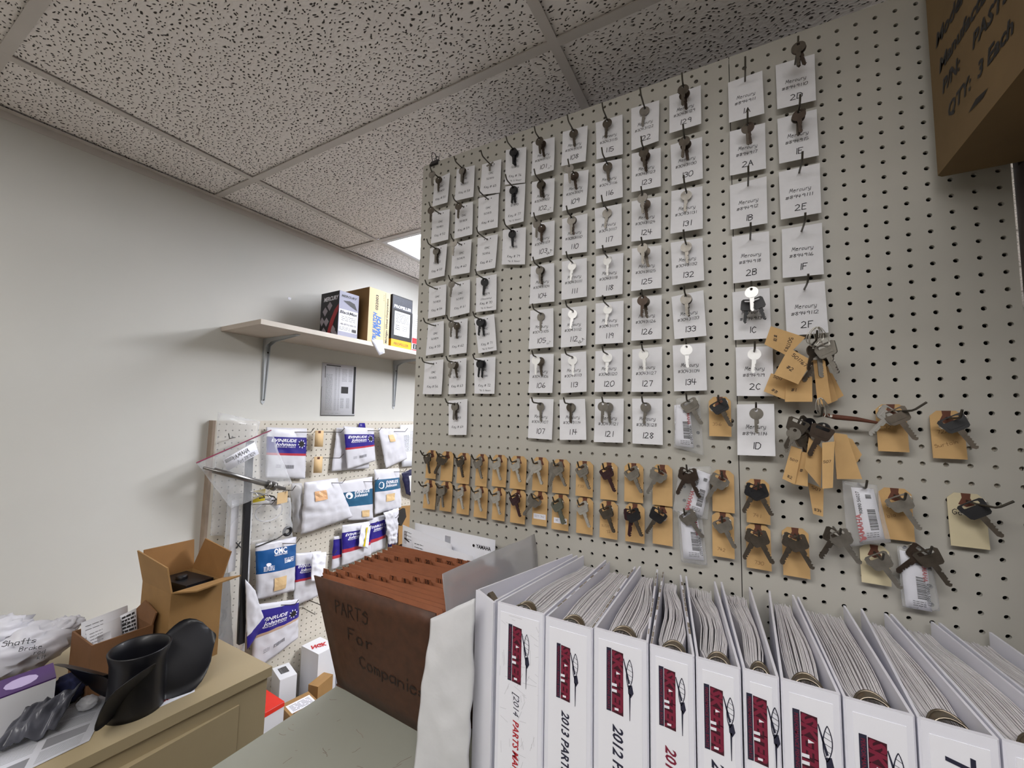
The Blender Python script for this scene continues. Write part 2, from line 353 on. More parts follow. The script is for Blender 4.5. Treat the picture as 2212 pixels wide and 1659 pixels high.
# ================================================================ KEY BOARD
def holes(mb, o, U, Vv, N, us, vs, u0, u1, v0, v1, r, th, mi=0):
    """perforated sheet; us, vs are the hole lines, front skin pierced by 12-sided holes"""
    n = 16; cs = [(math.cos(2*math.pi*k/n), math.sin(2*math.pi*k/n)) for k in range(n)]
    sq = [(c/max(abs(c), abs(s))*.5, s/max(abs(c), abs(s))*.5) for c, s in cs]
    def pt(u, v, d): return o + U*u + Vv*v - N*d
    ua, ub, va, vb = us[0]-.5, us[-1]+.5, min(vs)-.5, max(vs)+.5
    for u in us:
        for v in vs:
            P_ = [pt(u+a, v+b, 0) for a, b in sq] + [pt(u+r*c, v+r*s, 0) for c, s in cs] + [pt(u+r*c, v+r*s, th) for c, s in cs]
            mb.add(P_, [(k, (k+1) % n, n+(k+1) % n, n+k) for k in range(n)] + [(n+k, n+(k+1) % n, 2*n+(k+1) % n, 2*n+k) for k in range(n)], mi)
    for a, b, c, d in ((u0, ua, v0, v1), (ub, u1, v0, v1), (ua, ub, v0, va), (ua, ub, vb, v1)):
        if b-a > 1e-4 and d-c > 1e-4: mb.add([pt(a,c,0), pt(b,c,0), pt(b,d,0), pt(a,d,0)], [(0,1,2,3)], mi)
    R = [(u0,v0),(u1,v0),(u1,v1),(u0,v1)]
    mb.add([pt(a,b,0) for a, b in R]+[pt(a,b,th) for a, b in R], [(k, k+4, (k+1) % 4+4, (k+1) % 4) for k in range(4)], mi)
board = TH('pegboard', 'large beige pegboard covered with key cards, tags and keys', 'pegboard', (15, 0, -50))
X_, Z_ = V((1,0,0)), V((0,0,1))
m_ = MB(); holes(m_, V((0,0,0)), X_, Z_, BN, list(range(0,30)), [-k for k in range(0,50)], -.5, 29.57, -49.8, .5, .125, .22)
P(m_, 'board_panel', M_peg, board)
m_ = MB(); holes(m_, V((0,0,0)), X_, Z_, BN, [k+.12 for k in range(30,44)], [.6-k for k in range(1,51)], 29.69, 43.62, -49.9, .5, .125, .22)
P(m_, 'board_panel', M_peg, board)
m_ = MB(); m_.box((-.4,.23,-31.2),(29,1.4,-28.7)); P(m_, 'batten', M_batten, board)
m_ = MB(); m_.box((29.9,.23,-30.6),(43.2,1.4,-28.2)); P(m_, 'batten', M_batten, board)
m_ = MB(); m_.box((-.5,2.2,-49.8),(43.6,2.5,.5)); P(m_, 'back_panel', M_dark, board)  # unseen dark panel; its colour stands for the shade behind the holes
m_ = MB(); m_.box((-.5,.23,-49.8),(-.1,2.2,.5)).box((-.1,.23,.1),(43.6,2.2,.5)).box((43.25,.23,-49.8),(43.6,2.2,.1)); P(m_, 'side_rail', M_peg, board)  # unseen closing frame, added so no light leaks in behind the holes
for n_, (sx, sz) in enumerate([(27.3,-.55),(16.4,-6.1),(29.2,-27.1),(30.6,-.8),(12.0,-.4),(20.5,.1)]):
    m_ = MB(); m_.lathe([(0,.05),(.13,.03),(.16,0)], (sx,0,sz), BN, 10); m_.box((sx-.09,-.055,sz-.02),(sx+.09,-.045,sz+.02),1).box((sx-.02,-.055,sz-.09),(sx+.02,-.045,sz+.09),1)
    P(m_, 'screw', [M_hook, M_dark], board)

m_ = MB(); m_.box((-.3,2.5,-88.6),(43.4,20,.3)); P(m_, 'light_blocker', M_brownwood, board)  # unseen body, added to block bounce light and darken the ceiling
# ---- hooks
def hook_mesh(L, tip, rise, side=0):
    m_ = MB(); pts = [(0,.35,.05),(0,-.1,.02),(side*.15,-L*.5,-.03),(side*.5,-L+.15,0),(side*.62,-L-.02,.08),(side,-L-tip,rise)]
    m_.tube(pts, .062, 8); return m_.mesh('peg_hook', M_hook, (0,0,0))
HM = {'n': hook_mesh(2.05,.25,.42), 's': hook_mesh(1.75,.35,.5), 'r': hook_mesh(2.2,.3,.45,1.0), 'f': hook_mesh(2.9,.3,.5)}
def hook(x, z, label, kind='n', group='steel hooks in the key board'):
    o = link('peg_hook', HM[kind]); o.location = T((x, 0, z)); return tag(o, label, 'hook', group)
# ---- keys
def outline(mb, pts, th, mi=0, hole=None):
    mb.prism([(x, -th/2, y) for x, y in pts], (0, th, 0), mi)
def ringplate(mb, outer, inner, th):
    n = len(outer); vs = [(x,-th/2,y) for x, y in outer]+[(x,-th/2,y) for x, y in inner]+[(x,th/2,y) for x, y in outer]+[(x,th/2,y) for x, y in inner]
    fs = []
    for k in range(n):
        j = (k+1) % n; fs += [(k,j,n+j,n+k), (2*n+k,3*n+k,3*n+j,2*n+j), (k,2*n+k,2*n+j,j), (n+k,n+j,3*n+j,3*n+k)]
    mb.add(vs, fs)
def circ(r, cx, cy, n=20, sy=1): return [(cx+r*math.cos(2*math.pi*k/n), cy+sy*r*math.sin(2*math.pi*k/n)) for k in range(n)]
def sqr(w_, h, cx, cy, n=20, p=4, tp=0):
    o = []
    for k in range(n):
        c, s_ = math.cos(2*math.pi*k/n), math.sin(2*math.pi*k/n); d = (abs(c)**p+abs(s_)**p)**(1/p); y = s_/d
        o.append((cx+w_/2*c/d*(1+tp*y), cy+h/2*y))
    return o
def blade(y0, y1, w_, seed):
    rnd = random.Random(seed); a = w_/2; pts = [(-a, y0), (-a, y1+.12), (-a+.1, y1), (a-.1, y1)]; y = y1+.1; n = 5; L = (y0-.3)-y
    for k in range(n):
        d = rnd.uniform(.03,.11); pts += [(a-.02, y+L*k/n), (a-d, y+L*(k+.4)/n), (a-d, y+L*(k+.6)/n)]
    pts += [(a, y0-.28), (a, y0)]; return pts
KP = {}
def key_parts(kind, c, seed):
    k = (kind, c, seed)
    if k in KP: return KP[k]
    a, b = MB(), MB(); cc = M_black if c in 'kK' else KM[c]; th = .09
    if kind == 'round':
        ringplate(a, circ(.4, 0, -.22, 20, .96), circ(.1, 0, 0, 20), .16 if c == 'k' else .08)
        outline(b, blade(-.57, -1.5, .25, seed), .08); b.prism([(-.03,-.055,-.65),(.03,-.055,-.65),(.03,-.055,-1.35),(-.03,-.055,-1.35)], (0,.02,0), 0)
    elif kind == 'square':
        ringplate(a, sqr(.72,.78,0,-.3,20,6), sqr(.34,.14,0,-.02), .2); outline(b, blade(-.65,-1.55,.24,seed), .09)
    elif kind == 'moto':
        ringplate(a, sqr(1.1,.86,0,-.3,28,9,.14), sqr(.74,.2,0,-.03,28,9), .13)
        a.box((-.36,-.085,-.55),(.36,-.06,-.24)); outline(b, blade(-.7,-1.85,.3,seed), .1); b.prism([(-.035,-.065,-.8),(.035,-.065,-.8),(.035,-.065,-1.65),(-.035,-.065,-1.65)], (0,.02,0), 0)
    elif kind == 'tee':
        a.tube([(-.42,0,.02),(.42,0,.1)], .07, 8); b.tube([(0,0,0),(0,0,-.62)], .09, 8)
    KP[k] = (a.mesh('bow', cc, (0,0,0)), b.mesh('blade', KM['d'] if c == 'k' and kind == 'moto' else cc, (0,0,0))); return KP[k]
COLN = {'e': 'light nickel', 's': 'dull nickel', 'd': 'dark tarnished', 'b': 'brownish tarnished', 'l': 'glint white', 'k': 'black headed', 'm': 'maroon headed', 'g': 'grey green'}
def ring_mesh(w_, h):
    m_ = MB(); pts = [(w_/2*math.cos(t)*(1 if abs(math.cos(t)) < .7 else 1), 0, h*.5*math.sin(t)-h*.32) for t in [2*math.pi*k/16 for k in range(16)]]
    m_.tube(pts, .03, 6, close=True); return m_.mesh('wire_ring', M_wire, (0,0,0))
RING = ring_mesh(1.25, .62)
def key(x, y, z, kind, c, ang, yaw_, label, group, ring=False, seed=0, lean=0):
    R = Matrix.Rotation(yaw_, 3, 'Z') @ Matrix.Rotation(-ang, 3, 'Y') @ Matrix.Rotation(lean, 3, 'X')
    t = thing('key', label, 'key', (x, y, z), group, R); ORG[t.name] = V((x, y, z))
    a, b = key_parts(kind, c, seed % 3); link('bow', a, t); link('blade', b, t)
    if ring: o = link('wire_ring', RING, t)
    return t

# ---- white cards
CARDS=[
('51','501800',[1.4,-1.79,3.48,-1.47,3.44,-4.86,1.42,-4.83],[2.44,-2.01],[(-1.94,'s'),(-0.72,'d')]),
('52','501801',[1.32,-5.4,3.64,-5.55,3.72,-8.94,1.45,-8.95],[2.48,-5.85],[(-1.94,'d')]),
('53','501802',[1.25,-9.4,3.51,-9.28,3.44,-12.75,1.3,-12.82],[2.38,-9.72],[(-0.82,'s'),(-0.5,'d')]),
('54','501803',[1.21,-13.59,3.5,-13.56,3.65,-16.85,1.4,-17.0],[2.36,-13.96],[]),
('55','501804',[1.3,-17.53,3.35,-17.39,3.58,-20.77,1.3,-20.91],[2.33,-17.84],[]),
('56','501805',[1.09,-21.51,3.53,-21.4,3.58,-24.97,1.15,-24.92],[2.31,-21.83],[]),
('58','501807',[4.36,-1.4,6.64,-1.59,6.7,-5.06,4.35,-4.92],[5.5,-1.87],[(-0.94,'s'),(-0.54,'d')]),
('59','501808',[4.37,-5.38,6.57,-5.47,6.73,-9.0,4.51,-9.02],[5.47,-5.81],[(-1.26,'d')]),
('60','501809',[4.19,-9.41,6.58,-9.43,6.58,-12.92,4.29,-12.88],[5.39,-9.8],[(-1.76,'s')]),
('61','501810',[4.15,-13.59,6.46,-13.5,6.63,-16.94,4.24,-17.17],[5.3,-13.93],[(-1.74,'s')]),
('62','501811',[4.13,-17.54,6.33,-17.43,6.44,-20.92,4.33,-21.03],[5.23,-17.86],[(-1.5,'s'),(-0.5,'d')]),
('63','501812',[4.29,-21.56,6.37,-21.39,6.49,-24.93,4.46,-24.98],[5.33,-21.85],[(-1.38,'s'),(-0.72,'d')]),
('64','501813',[4.26,-25.6,6.54,-25.43,6.69,-28.9,4.55,-28.98],[5.4,-25.9],[(-0.78,'s'),(-0.5,'d')]),
('65','501814',[7.56,-1.82,9.8,-1.91,9.83,-5.45,7.49,-5.09],[8.68,-2.24],[(-0.64,'t')]),
('66','501815',[7.27,-5.32,9.64,-5.43,9.71,-8.91,7.41,-8.89],[8.46,-5.75],[]),
('67','501816',[7.23,-9.4,9.59,-9.45,9.48,-12.87,7.31,-12.86],[8.41,-9.8],[]),
('70','127879',[7.22,-13.47,9.57,-13.44,9.72,-17.0,7.4,-16.99],[8.4,-13.83],[(-0.62,'k')]),
('71','127880',[7.16,-17.61,9.43,-17.35,9.92,-20.89,7.89,-21.08],[8.29,-17.86],[(-1.04,'k'),(-0.5,'k')]),
('72','127881',[7.17,-21.49,9.63,-21.45,9.72,-24.98,7.49,-24.94],[8.4,-21.85],[(-1.1,'k'),(-0.5,'k')]),
('76','127892',[10.29,-1.13,12.55,-1.51,12.56,-5.16,10.38,-4.8],[11.42,-1.7],[(-0.88,'k'),(-0.5,'k')]),
('77','127893',[10.36,-4.91,12.54,-5.16,12.52,-8.97,10.5,-8.97],[11.45,-5.41],[(-0.74,'k'),(-0.5,'k')]),
('79','127895',[10.14,-9.17,12.62,-9.42,12.69,-13.07,10.2,-12.66],[11.38,-9.68],[(-0.7,'k')]),
('101','30431101',[13.19,-1.29,15.44,-1.47,15.56,-4.88,13.31,-4.84],[14.31,-1.76],[(-1.22,'d'),(-0.5,'b')]),
('102','30431102',[13.22,-5.25,15.51,-5.45,15.58,-8.83,13.37,-8.8],[14.36,-5.73],[(-0.96,'d'),(-0.62,'d')]),
('103','30431103',[13.27,-9.32,15.52,-9.39,15.6,-12.76,13.39,-12.89],[14.39,-9.73],[(-1.62,'s'),(-0.5,'b')]),
('104','30431104',[13.22,-13.31,15.54,-13.35,15.7,-16.94,13.26,-16.9],[14.38,-13.71],[(-0.94,'s'),(-0.56,'d')]),
('105','30431105',[13.27,-17.45,15.53,-17.47,15.71,-20.99,13.34,-21.03],[14.4,-17.84],[(-0.5,'s')]),
('106','30431106',[13.28,-21.45,15.58,-21.53,15.62,-24.97,13.31,-24.94],[14.43,-21.87],[(-1.5,'l'),(-0.5,'d')]),
('107','30431107',[13.32,-25.43,15.63,-25.5,15.59,-28.98,13.29,-28.92],[14.47,-25.85],[(-0.5,'s')]),
('108','30431108',[16.26,-1.31,18.6,-1.48,18.52,-4.9,16.26,-4.71],[17.43,-1.77],[(-0.78,'d')]),
('109','30431109',[16.37,-5.24,18.67,-5.51,18.57,-8.81,16.35,-8.87],[17.52,-5.76],[(-2.02,'s'),(-0.7,'b')]),
('110','30431110',[16.25,-9.45,18.59,-9.47,18.61,-12.95,16.34,-12.84],[17.42,-9.84],[(-1.08,'s'),(-0.84,'b')]),
('111','30431111',[16.3,-13.37,18.58,-13.43,18.65,-16.87,16.36,-16.88],[17.44,-13.78],[(-0.8,'l')]),
('112','30431112',[16.29,-17.56,18.55,-17.55,18.61,-21.03,16.35,-21.07],[17.42,-17.93],[(-0.54,'l')]),
('113','30431113',[16.27,-21.57,18.54,-21.49,18.69,-24.9,16.42,-25.01],[17.4,-21.91],[(-0.5,'l')]),
('114','30431114',[16.2,-25.55,18.48,-25.48,18.71,-28.85,16.38,-28.95],[17.34,-25.9],[(-0.6,'s'),(-0.5,'d')]),
('115','30431115',[19.29,-1.4,21.61,-1.46,21.69,-5.15,19.45,-4.94],[20.45,-1.81],[(-0.72,'d')]),
('116','30431116',[19.28,-5.17,21.56,-5.37,21.71,-8.94,19.46,-8.93],[20.42,-5.65],[(-0.66,'d')]),
('117','30431117',[19.26,-9.26,21.55,-9.32,21.63,-12.98,19.47,-12.96],[20.41,-9.67],[(-0.6,'s')]),
('118','30431118',[19.34,-13.4,21.66,-13.52,21.62,-17.01,19.39,-17.0],[20.5,-13.84],[(-0.86,'l')]),
('119','30431119',[19.35,-17.49,21.67,-17.53,21.69,-21.03,19.4,-21.0],[20.51,-17.89],[(-0.68,'l')]),
('120','30431120',[19.36,-21.54,21.61,-21.48,21.63,-24.94,19.37,-24.94],[20.49,-21.89],[(-0.84,'l')]),
('121','30431121',[19.31,-25.49,21.65,-25.48,21.67,-28.96,19.32,-28.99],[20.48,-25.86],[(-2.02,'s'),(-0.5,'s')]),
('122','30431122',[22.35,-1.23,24.59,-1.33,24.53,-4.88,22.38,-5.02],[23.47,-1.66],[(-0.5,'s')]),
('123','30431123',[22.38,-5.26,24.67,-5.43,24.68,-8.8,22.41,-8.71],[23.52,-5.72],[(-1.32,'d'),(-0.54,'b')]),
('124','30431124',[22.34,-9.29,24.65,-9.44,24.64,-12.96,22.35,-12.79],[23.5,-9.75],[(-1.86,'s'),(-0.64,'b')]),
('125','30431125',[22.35,-13.3,24.63,-13.45,24.66,-16.98,22.36,-16.94],[23.49,-13.76],[(-1.88,'s'),(-1.0,'d')]),
('126','30431126',[22.36,-17.44,24.63,-17.46,24.62,-20.94,22.34,-20.93],[23.49,-17.83],[(-1.9,'b'),(-1.22,'d')]),
('127','30431127',[22.34,-21.57,24.6,-21.48,24.6,-25.0,22.32,-24.97],[23.47,-21.91],[(-1.62,'l')]),
('128','30431128',[22.32,-25.48,24.59,-25.48,24.61,-28.99,22.37,-28.98],[23.46,-25.86],[(-0.78,'s')]),
('129','30431129',[25.36,-1.32,27.66,-1.3,27.65,-4.62,25.37,-4.64],[26.51,-1.69],[(-1.46,'d'),(-0.74,'b')]),
('130','30431130',[25.4,-5.38,27.67,-5.45,27.68,-8.9,25.47,-8.9],[26.54,-5.79],[(-1.36,'d'),(-0.72,'b')]),
('131','30431131',[25.42,-9.23,27.63,-9.4,27.63,-12.9,25.36,-12.83],[26.53,-9.7],[(-0.64,'s')]),
('132','30431132',[25.33,-13.41,27.58,-13.45,27.65,-16.83,25.45,-16.89],[26.46,-13.81],[(-0.8,'s')]),
('133','30431133',[25.32,-17.67,27.56,-17.44,27.73,-20.96,25.55,-21.05],[26.44,-17.93],[(-1.3,'s'),(-0.88,'d')]),
('134','30431134',[25.37,-21.47,27.63,-21.43,27.69,-24.93,25.46,-24.97],[26.5,-21.83],[(-2.1,'l')]),
('1A','894911',[29.51,-1.84,31.71,-1.78,31.73,-5.34,29.51,-5.28],[30.61,-2.19],[]),
('2A','894917',[29.54,-5.66,31.78,-5.74,31.74,-9.25,29.48,-9.16],[30.66,-6.08],[(-1.28,'d'),(-1.16,'b')]),
('1B','894912',[29.46,-9.84,31.76,-9.77,31.71,-13.33,29.43,-13.32],[30.61,-10.18],[]),
('2B','894918',[29.51,-13.78,31.8,-13.83,31.77,-17.33,29.51,-17.3],[30.65,-14.19],[]),
('1C','894913',[29.45,-17.86,31.73,-17.84,31.72,-21.42,29.48,-21.39],[30.59,-18.23],[(-2.2,'l'),(-0.5,'K'),(-0.5,'K')]),
('2C','894919',[29.57,-21.88,31.8,-21.94,31.74,-25.39,29.57,-25.35],[30.69,-22.29],[(-1.46,'l')]),
('1D','8949114',[29.56,-25.93,31.77,-25.89,31.73,-29.37,29.52,-29.42],[30.66,-26.29],[(-2.2,'s')]),
('2D','8949110',[32.53,-1.64,34.8,-1.74,34.73,-5.31,32.52,-5.16],[33.67,-2.07],[(-2.2,'d'),(-1.94,'b'),(-1.8,'b')]),
('1E','894915',[32.52,-5.74,34.78,-5.81,34.75,-9.28,32.52,-9.21],[33.65,-6.16],[(-0.98,'d'),(-1.12,'b')]),
('2E','8949111',[32.49,-9.71,34.81,-9.72,34.74,-13.28,32.49,-13.26],[33.65,-10.09],[]),
('1F','894916',[32.55,-13.82,34.8,-13.83,34.76,-17.39,32.5,-17.31],[33.67,-14.2],[]),
('2F','8949112',[32.57,-17.87,34.8,-17.81,34.86,-21.29,32.6,-21.33],[33.69,-18.22],[])]
NTH = ['first','second','third','fourth','fifth','sixth','seventh','eighth','ninth','tenth','eleventh']
COLS = [['51','52','53','54','55','56'],['58','59','60','61','62','63','64'],['65','66','67','70','71','72'],['76','77','79']]+[[str(q) for q in range(a, min(a+7, 135))] for a in (101,108,115,122,129)]+[['1A','2A','1B','2B','1C','2C','1D'],['2D','1E','2E','1F','2F']]
POS = {n: (NTH[j], NTH[i]) for i, cl in enumerate(COLS) for j, n in enumerate(cl)}
GC = 'white cards of the key board'
ORD = ['first', 'second', 'third']
for idx, (num, part, c, h_, ks) in enumerate(CARDS):
    omc = part[:2] in ('50', '12'); name = 'Key # '+num if omc else num
    YB_ = [-.30, -.34, -.40][idx % 3]
    q = [(c[0],YB_,c[1]), (c[2],YB_,c[3]), (c[4],YB_-.1,c[5]), (c[6],YB_-.1,c[7])]
    sh = Sheet(q, BN, curl=random.Random(idx).uniform(.05,.3) if not omc else .1)
    t = TH('key_card', ('narrow pen written white card %s, %s down in the %s card column' if omc else 'white card marked %s, %s down in the %s card column')%((num,)+POS[num]), 'card', ((c[0]+c[2])/2, YB_, (c[1]+c[3])/2), GC)
    m_ = MB(); sh.mesh_into(m_, 1, 4, .02, sm=False); P(m_, 'card', M_card, t)
    m_ = MB(); fn = sh.fn(.012); W, H = sh.W, sh.H
    if omc:
        put(m_, hand('OMC', .13, .1, idx), fn, W*.5, H*.62, .2); put(m_, hand(part, .13, .1, idx), fn, W*.48, H*.46, .19)
        put(m_, hand('Key # '+num, .13, .15, idx), fn, W*.5, H*.2 if part[:2] == '50' else H*.2, .22)
        if part[:2] == '12': put(m_, hand("'96 & Newer", .1, .2, idx), fn, W*.52, H*.07, .17)
        if num == '70': put(m_, hand("(Obsolete)", .1, .2, idx), fn, W*.5, H*.33, .17)
        for k in (-1, 0, 1): m_.add([fn(W*.5+k*.33+.06*math.cos(a*math.pi/4), H-.3+.06*math.sin(a*math.pi/4)) for a in range(8)], [tuple(range(8))])
        P(m_, 'writing', M_ink2, t)
    else:
        put(m_, hand('Mercury', .12, .22, idx), fn, W*.5, H*.52, .27, fit=W*.52); put(m_, hand('#'+part, .125, .12, idx), fn, W*.47, H*.39, .22, fit=W*(.66 if len(part) > 6 else .58))
        put(m_, hand(num, .12, .1, idx), fn, W*.5, H*.13, .42, squash=.95)
        if num in ('101','102','103','105','112'): put(m_, hand('NLA', .12 if num in ('103','112') else .08, .1, idx), fn, W*.84, H*.1, .24 if num in ('103','112') else .17, ang=.7)
        P(m_, 'writing', M_ink, t)
    hook(h_[0], h_[1], 'steel hook of the white card %s down in the %s card column'%POS[num], 'n')
    for k, (y, kc) in enumerate(ks):
        kind = {'t': 'tee', 'K': 'square'}.get(kc, 'round'); cc = {'t': 's', 'K': 'k'}.get(kc, kc)
        y = y - .12*k if kc != 'K' else -1.0-.3*k
        where = 'on the card %s down in the %s column' % POS[num]
        if kc == 'K': where = ['', 'left', 'right'][k]+' one '+where
        elif len(ks) > 1 and ks[-1][1] != 'K': where += [', rear', ', front'][y == min(a - .12*j for j, (a, b) in enumerate(ks))] if len(ks) == 2 else [', frontmost', ', middle one', ', rearmost'][sorted(range(len(ks)), key=lambda q: ks[q][0]-.12*q).index(k)]
        lab = {'round': '%s flat key %s', 'tee': '%s tee shaped key %s', 'square': '%s square key %s'}[kind] % (COLN[cc], where)
        rnd = random.Random(idx*5+k)
        key(h_[0]+(0 if kc != 'K' else (-.25 if k == 1 else .3)), y, h_[1]-.1-(.55 if kc == 'K' else 0), kind, cc, rnd.uniform(-.12,.12) + (.12*k if kc != 'K' else (-.08 if k == 1 else .2)), rnd.uniform(-.3,.15), lab, 'keys hanging over the white cards', seed=idx)

# ---- manila tags
TAGS=[(2.41,-30.6,1.33,2.79,'d25'),
(4.39,-30.61,1.45,2.85,'d-25'),
(6.4,-30.64,1.47,2.89,'d25'),
(8.42,-30.63,1.29,2.96,'s28'),
(10.38,-30.59,1.49,2.85,'l28'),
(12.34,-30.57,1.59,2.88,'l28'),
(14.47,-30.55,1.46,2.87,'l-25,l28'),
(16.41,-30.6,1.51,2.81,'s-20,s35'),
(18.47,-30.6,1.46,2.84,'s30'),
(20.48,-30.59,1.35,2.9,'m30'),
(22.43,-30.5,1.43,2.96,'s32'),
(24.54,-30.47,1.41,2.98,'s-28'),
(28.58,-30.56,1.38,2.88,'s-30'),
(2.36,-33.58,1.52,2.8,'l28'),
(4.44,-33.55,1.41,2.79,'s-15,s20'),
(6.45,-33.56,1.43,2.82,'l28'),
(8.45,-33.52,1.43,2.92,'l28'),
(10.41,-33.56,1.34,2.85,'l28'),
(12.35,-33.52,1.48,2.9,'m30'),
(14.48,-33.46,1.39,2.85,'s-35'),
(16.39,-33.54,1.51,2.86,'g25,g35'),
(18.49,-33.53,1.39,2.88,'l30'),
(20.47,-33.62,1.42,2.84,'d28'),
(22.51,-33.57,1.43,2.86,'m-5,k30'),
(24.51,-33.38,1.4,2.93,'k-30'),
(28.52,-33.48,1.36,3.02,'s30'),
(30.66,-31.01,1.37,2.9,'k-25,k30'),
(30.62,-34.0,1.43,2.91,'d-25,d30'),
(32.69,-33.94,1.44,3.05,'d-25,d30'),
(36.62,-34.38,1.37,2.25,'s35'),
(37.71,-30.92,1.52,2.99,'s30'),
(40.73,-30.91,1.54,2.93,'k35'),
(37.73,-25.91,1.41,2.84,'l-40,d30'),
(40.17,-26.28,1.42,2.74,'k30'),
(28.48,-25.39,1.41,2.81,'k30')]
def tag_thing(x, z, W, H, y, label, group, mat_, writing=(), patch=True, rot=0, curl=0, ci=.3, tip=0):
    t = TH('key_tag', label, 'tag', (x, y, z), group); m_ = MB()
    c, s_ = math.cos(rot), math.sin(rot); f = lambda u, v, d=0: V((x+u*c-v*s_, y-d-curl*(v/H)**2 - tip*v, z+u*s_+v*c))   # v is negative downwards
    pts = [(-W/2+ci,0),(W/2-ci,0),(W/2,-ci),(W/2,-H),(-W/2,-H),(-W/2,-ci)]
    n = 4; L = [(-W/2, W/2, -ci)] + [(-W/2, W/2, -ci-(H-ci)*k/n) for k in range(1, n+1)]; vs = [f(-W/2+ci,0), f(W/2-ci,0)]
    for a, b, v in L: vs += [f(a,v), f(b,v)]
    fs = [(2*k, 2*k+2, 2*k+3, 2*k+1) for k in range(n+1)]; m_.add(vs, fs); nv = len(vs)
    m_.add([p+V((0,.03,0)) for p in vs], [tuple(reversed(q)) for q in fs]); per = [0,1]+[2*k+1 for k in range(1, n+2)]+[2*k for k in range(n+1, 0, -1)]
    m_.add(vs+[p+V((0,.03,0)) for p in vs], [(per[k], per[(k+1) % len(per)], per[(k+1) % len(per)]+nv, per[k]+nv) for k in range(len(per))])
    P(m_, 'tag_card', mat_, t)
    if patch:
        m_ = MB(); m_.add([f(a,b,.012) for a, b in [(-.2,0),(.2,0),(.17,-.25),(.33,-.62),(0,-.75),(-.33,-.62),(-.17,-.25)]], [tuple(range(6,-1,-1))]); P(m_, 'reinforcing_patch', M_patch, t)
    if writing:
        m_ = MB()
        for (s, u, v, h_, a) in writing: put(m_, hand(s, .1, .1), lambda p, q: f(p, q, .02), u, v, h_, ang=a)
        P(m_, 'writing', M_pencil if mat_ is M_manila and not tip else M_ink, t)
    return t
TXT = {12: (), 22: [('Side',-.25,-1.35,.16,0),('SLEDE',-.25,-2.0,.16,0),('727',.1,-2.4,.2,.3)], 25: [('742',-.15,-2.6,.2,-.1)], 26: [('741',-.1,-2.5,.22,-.05)], 27: [('730',0,-2.6,.22,-.05)],
       8: [('F33',-.3,-2.15,.2,0)], 30: [('728',-.2,-1.2,.2,.2),('bla',-.2,-1.7,.2,.3)], 33: [('72A',-.2,-1.3,.2,.1),('Surtain',-.1,-2.0,.2,.3)], 34: [('356',-.2,-2.05,.22,0)], 31: [('Ge',-.4,-1.2,.3,0)], 32: [('32',-.2,-1.5,.2,0)]}
place = {}
names_up = ['leftmost tag of the upper row','second tag from the left in the upper row','third tag from the left in the upper row','fourth tag from the left in the upper row','fifth tag from the left in the upper row','sixth tag from the left in the upper row','seventh tag from the left in the upper row','eighth tag from the left in the upper row','ninth tag from the left in the upper row','tenth tag from the left in the upper row','eleventh tag from the left in the upper row','twelfth tag from the left in the upper row','upper row tag beside the board seam']
names = names_up + [n.replace('upper', 'lower') for n in names_up] + ['tag pencilled 741 just right of the board seam','tag pencilled 730 under the tag 741','tag with slanted lower edge right of tag 730','cream tag right of the loose key pair','tag right of the bent clear bag','cream tag at the far right','tag just right of the two tag bunches','highest tag at the far right','single tag right of the narrow bag']
for i, (x, z, W, H, ks) in enumerate(TAGS):
    nm = names[i]; mt = M_cream if i in (29, 31) else M_manila; y = -.3-.03*(i % 3)
    tag_thing(x, z, W, H, y, ('manila ' if mt is M_manila else '')+nm, 'manila tags with keys on the board', mt, TXT.get(i, ()), curl=.15)
    if i in (19, 20):
        m_ = MB(); zz = z-H+.75; m_.box((x-.55,y-.13,zz-.22),(x+.6,y-.11,zz+.22));
        put(m_, hand('NEW 727' if i == 20 else '7271 742', .09), lambda p, q: V((x+p, y-.14, zz+q)), 0, -.05, .15, mi=1); 
        o = ONE(m_, 'sticker', [M_insert, M_ink2], 'white written sticker on the '+nm, 'sticker', (x, y-.12, zz))
    hz = z-.42; hk = 'n'
    if i in (31, 32): hk = 'r'
    elif i < 13 or 13 <= i < 26: hk = 's'
    hook(x, hz, 'steel hook that holds the '+nm, hk)
    kl = [q.replace('l', 'e') for q in ks.split(',')]; nk = len(kl)
    for k, s in enumerate(kl):
        a = math.radians(float(s[1:])); yy = -.95-.16*k if i < 26 else -1.1-.18*k
        key(x-.1, yy, hz-.06, 'moto', s[0], a*1.0, -.25 if a > 0 else .1, '%s %skey on the %s' % (COLN[s[0]], 'front ' if (nk > 1 and k == nk-1) else ('rear ' if nk > 1 else ''), nm), 'slotted keys on the manila tags', ring=(k == 0), seed=i+k, lean=-.08)
# pair of keys on a bare ring
hook(34.75, -33.7, 'steel hook holding the loose pair of keys without a tag')
key(34.75, -1.2, -33.8, 'moto', 's', .6, -.3, 'dull nickel front key of the loose pair without a tag', 'slotted keys on the manila tags', True, 1); key(34.75, -1.0, -33.8, 'moto', 'd', -.5, .2, 'dark rear key of the loose pair without a tag', 'slotted keys on the manila tags', False, 2)

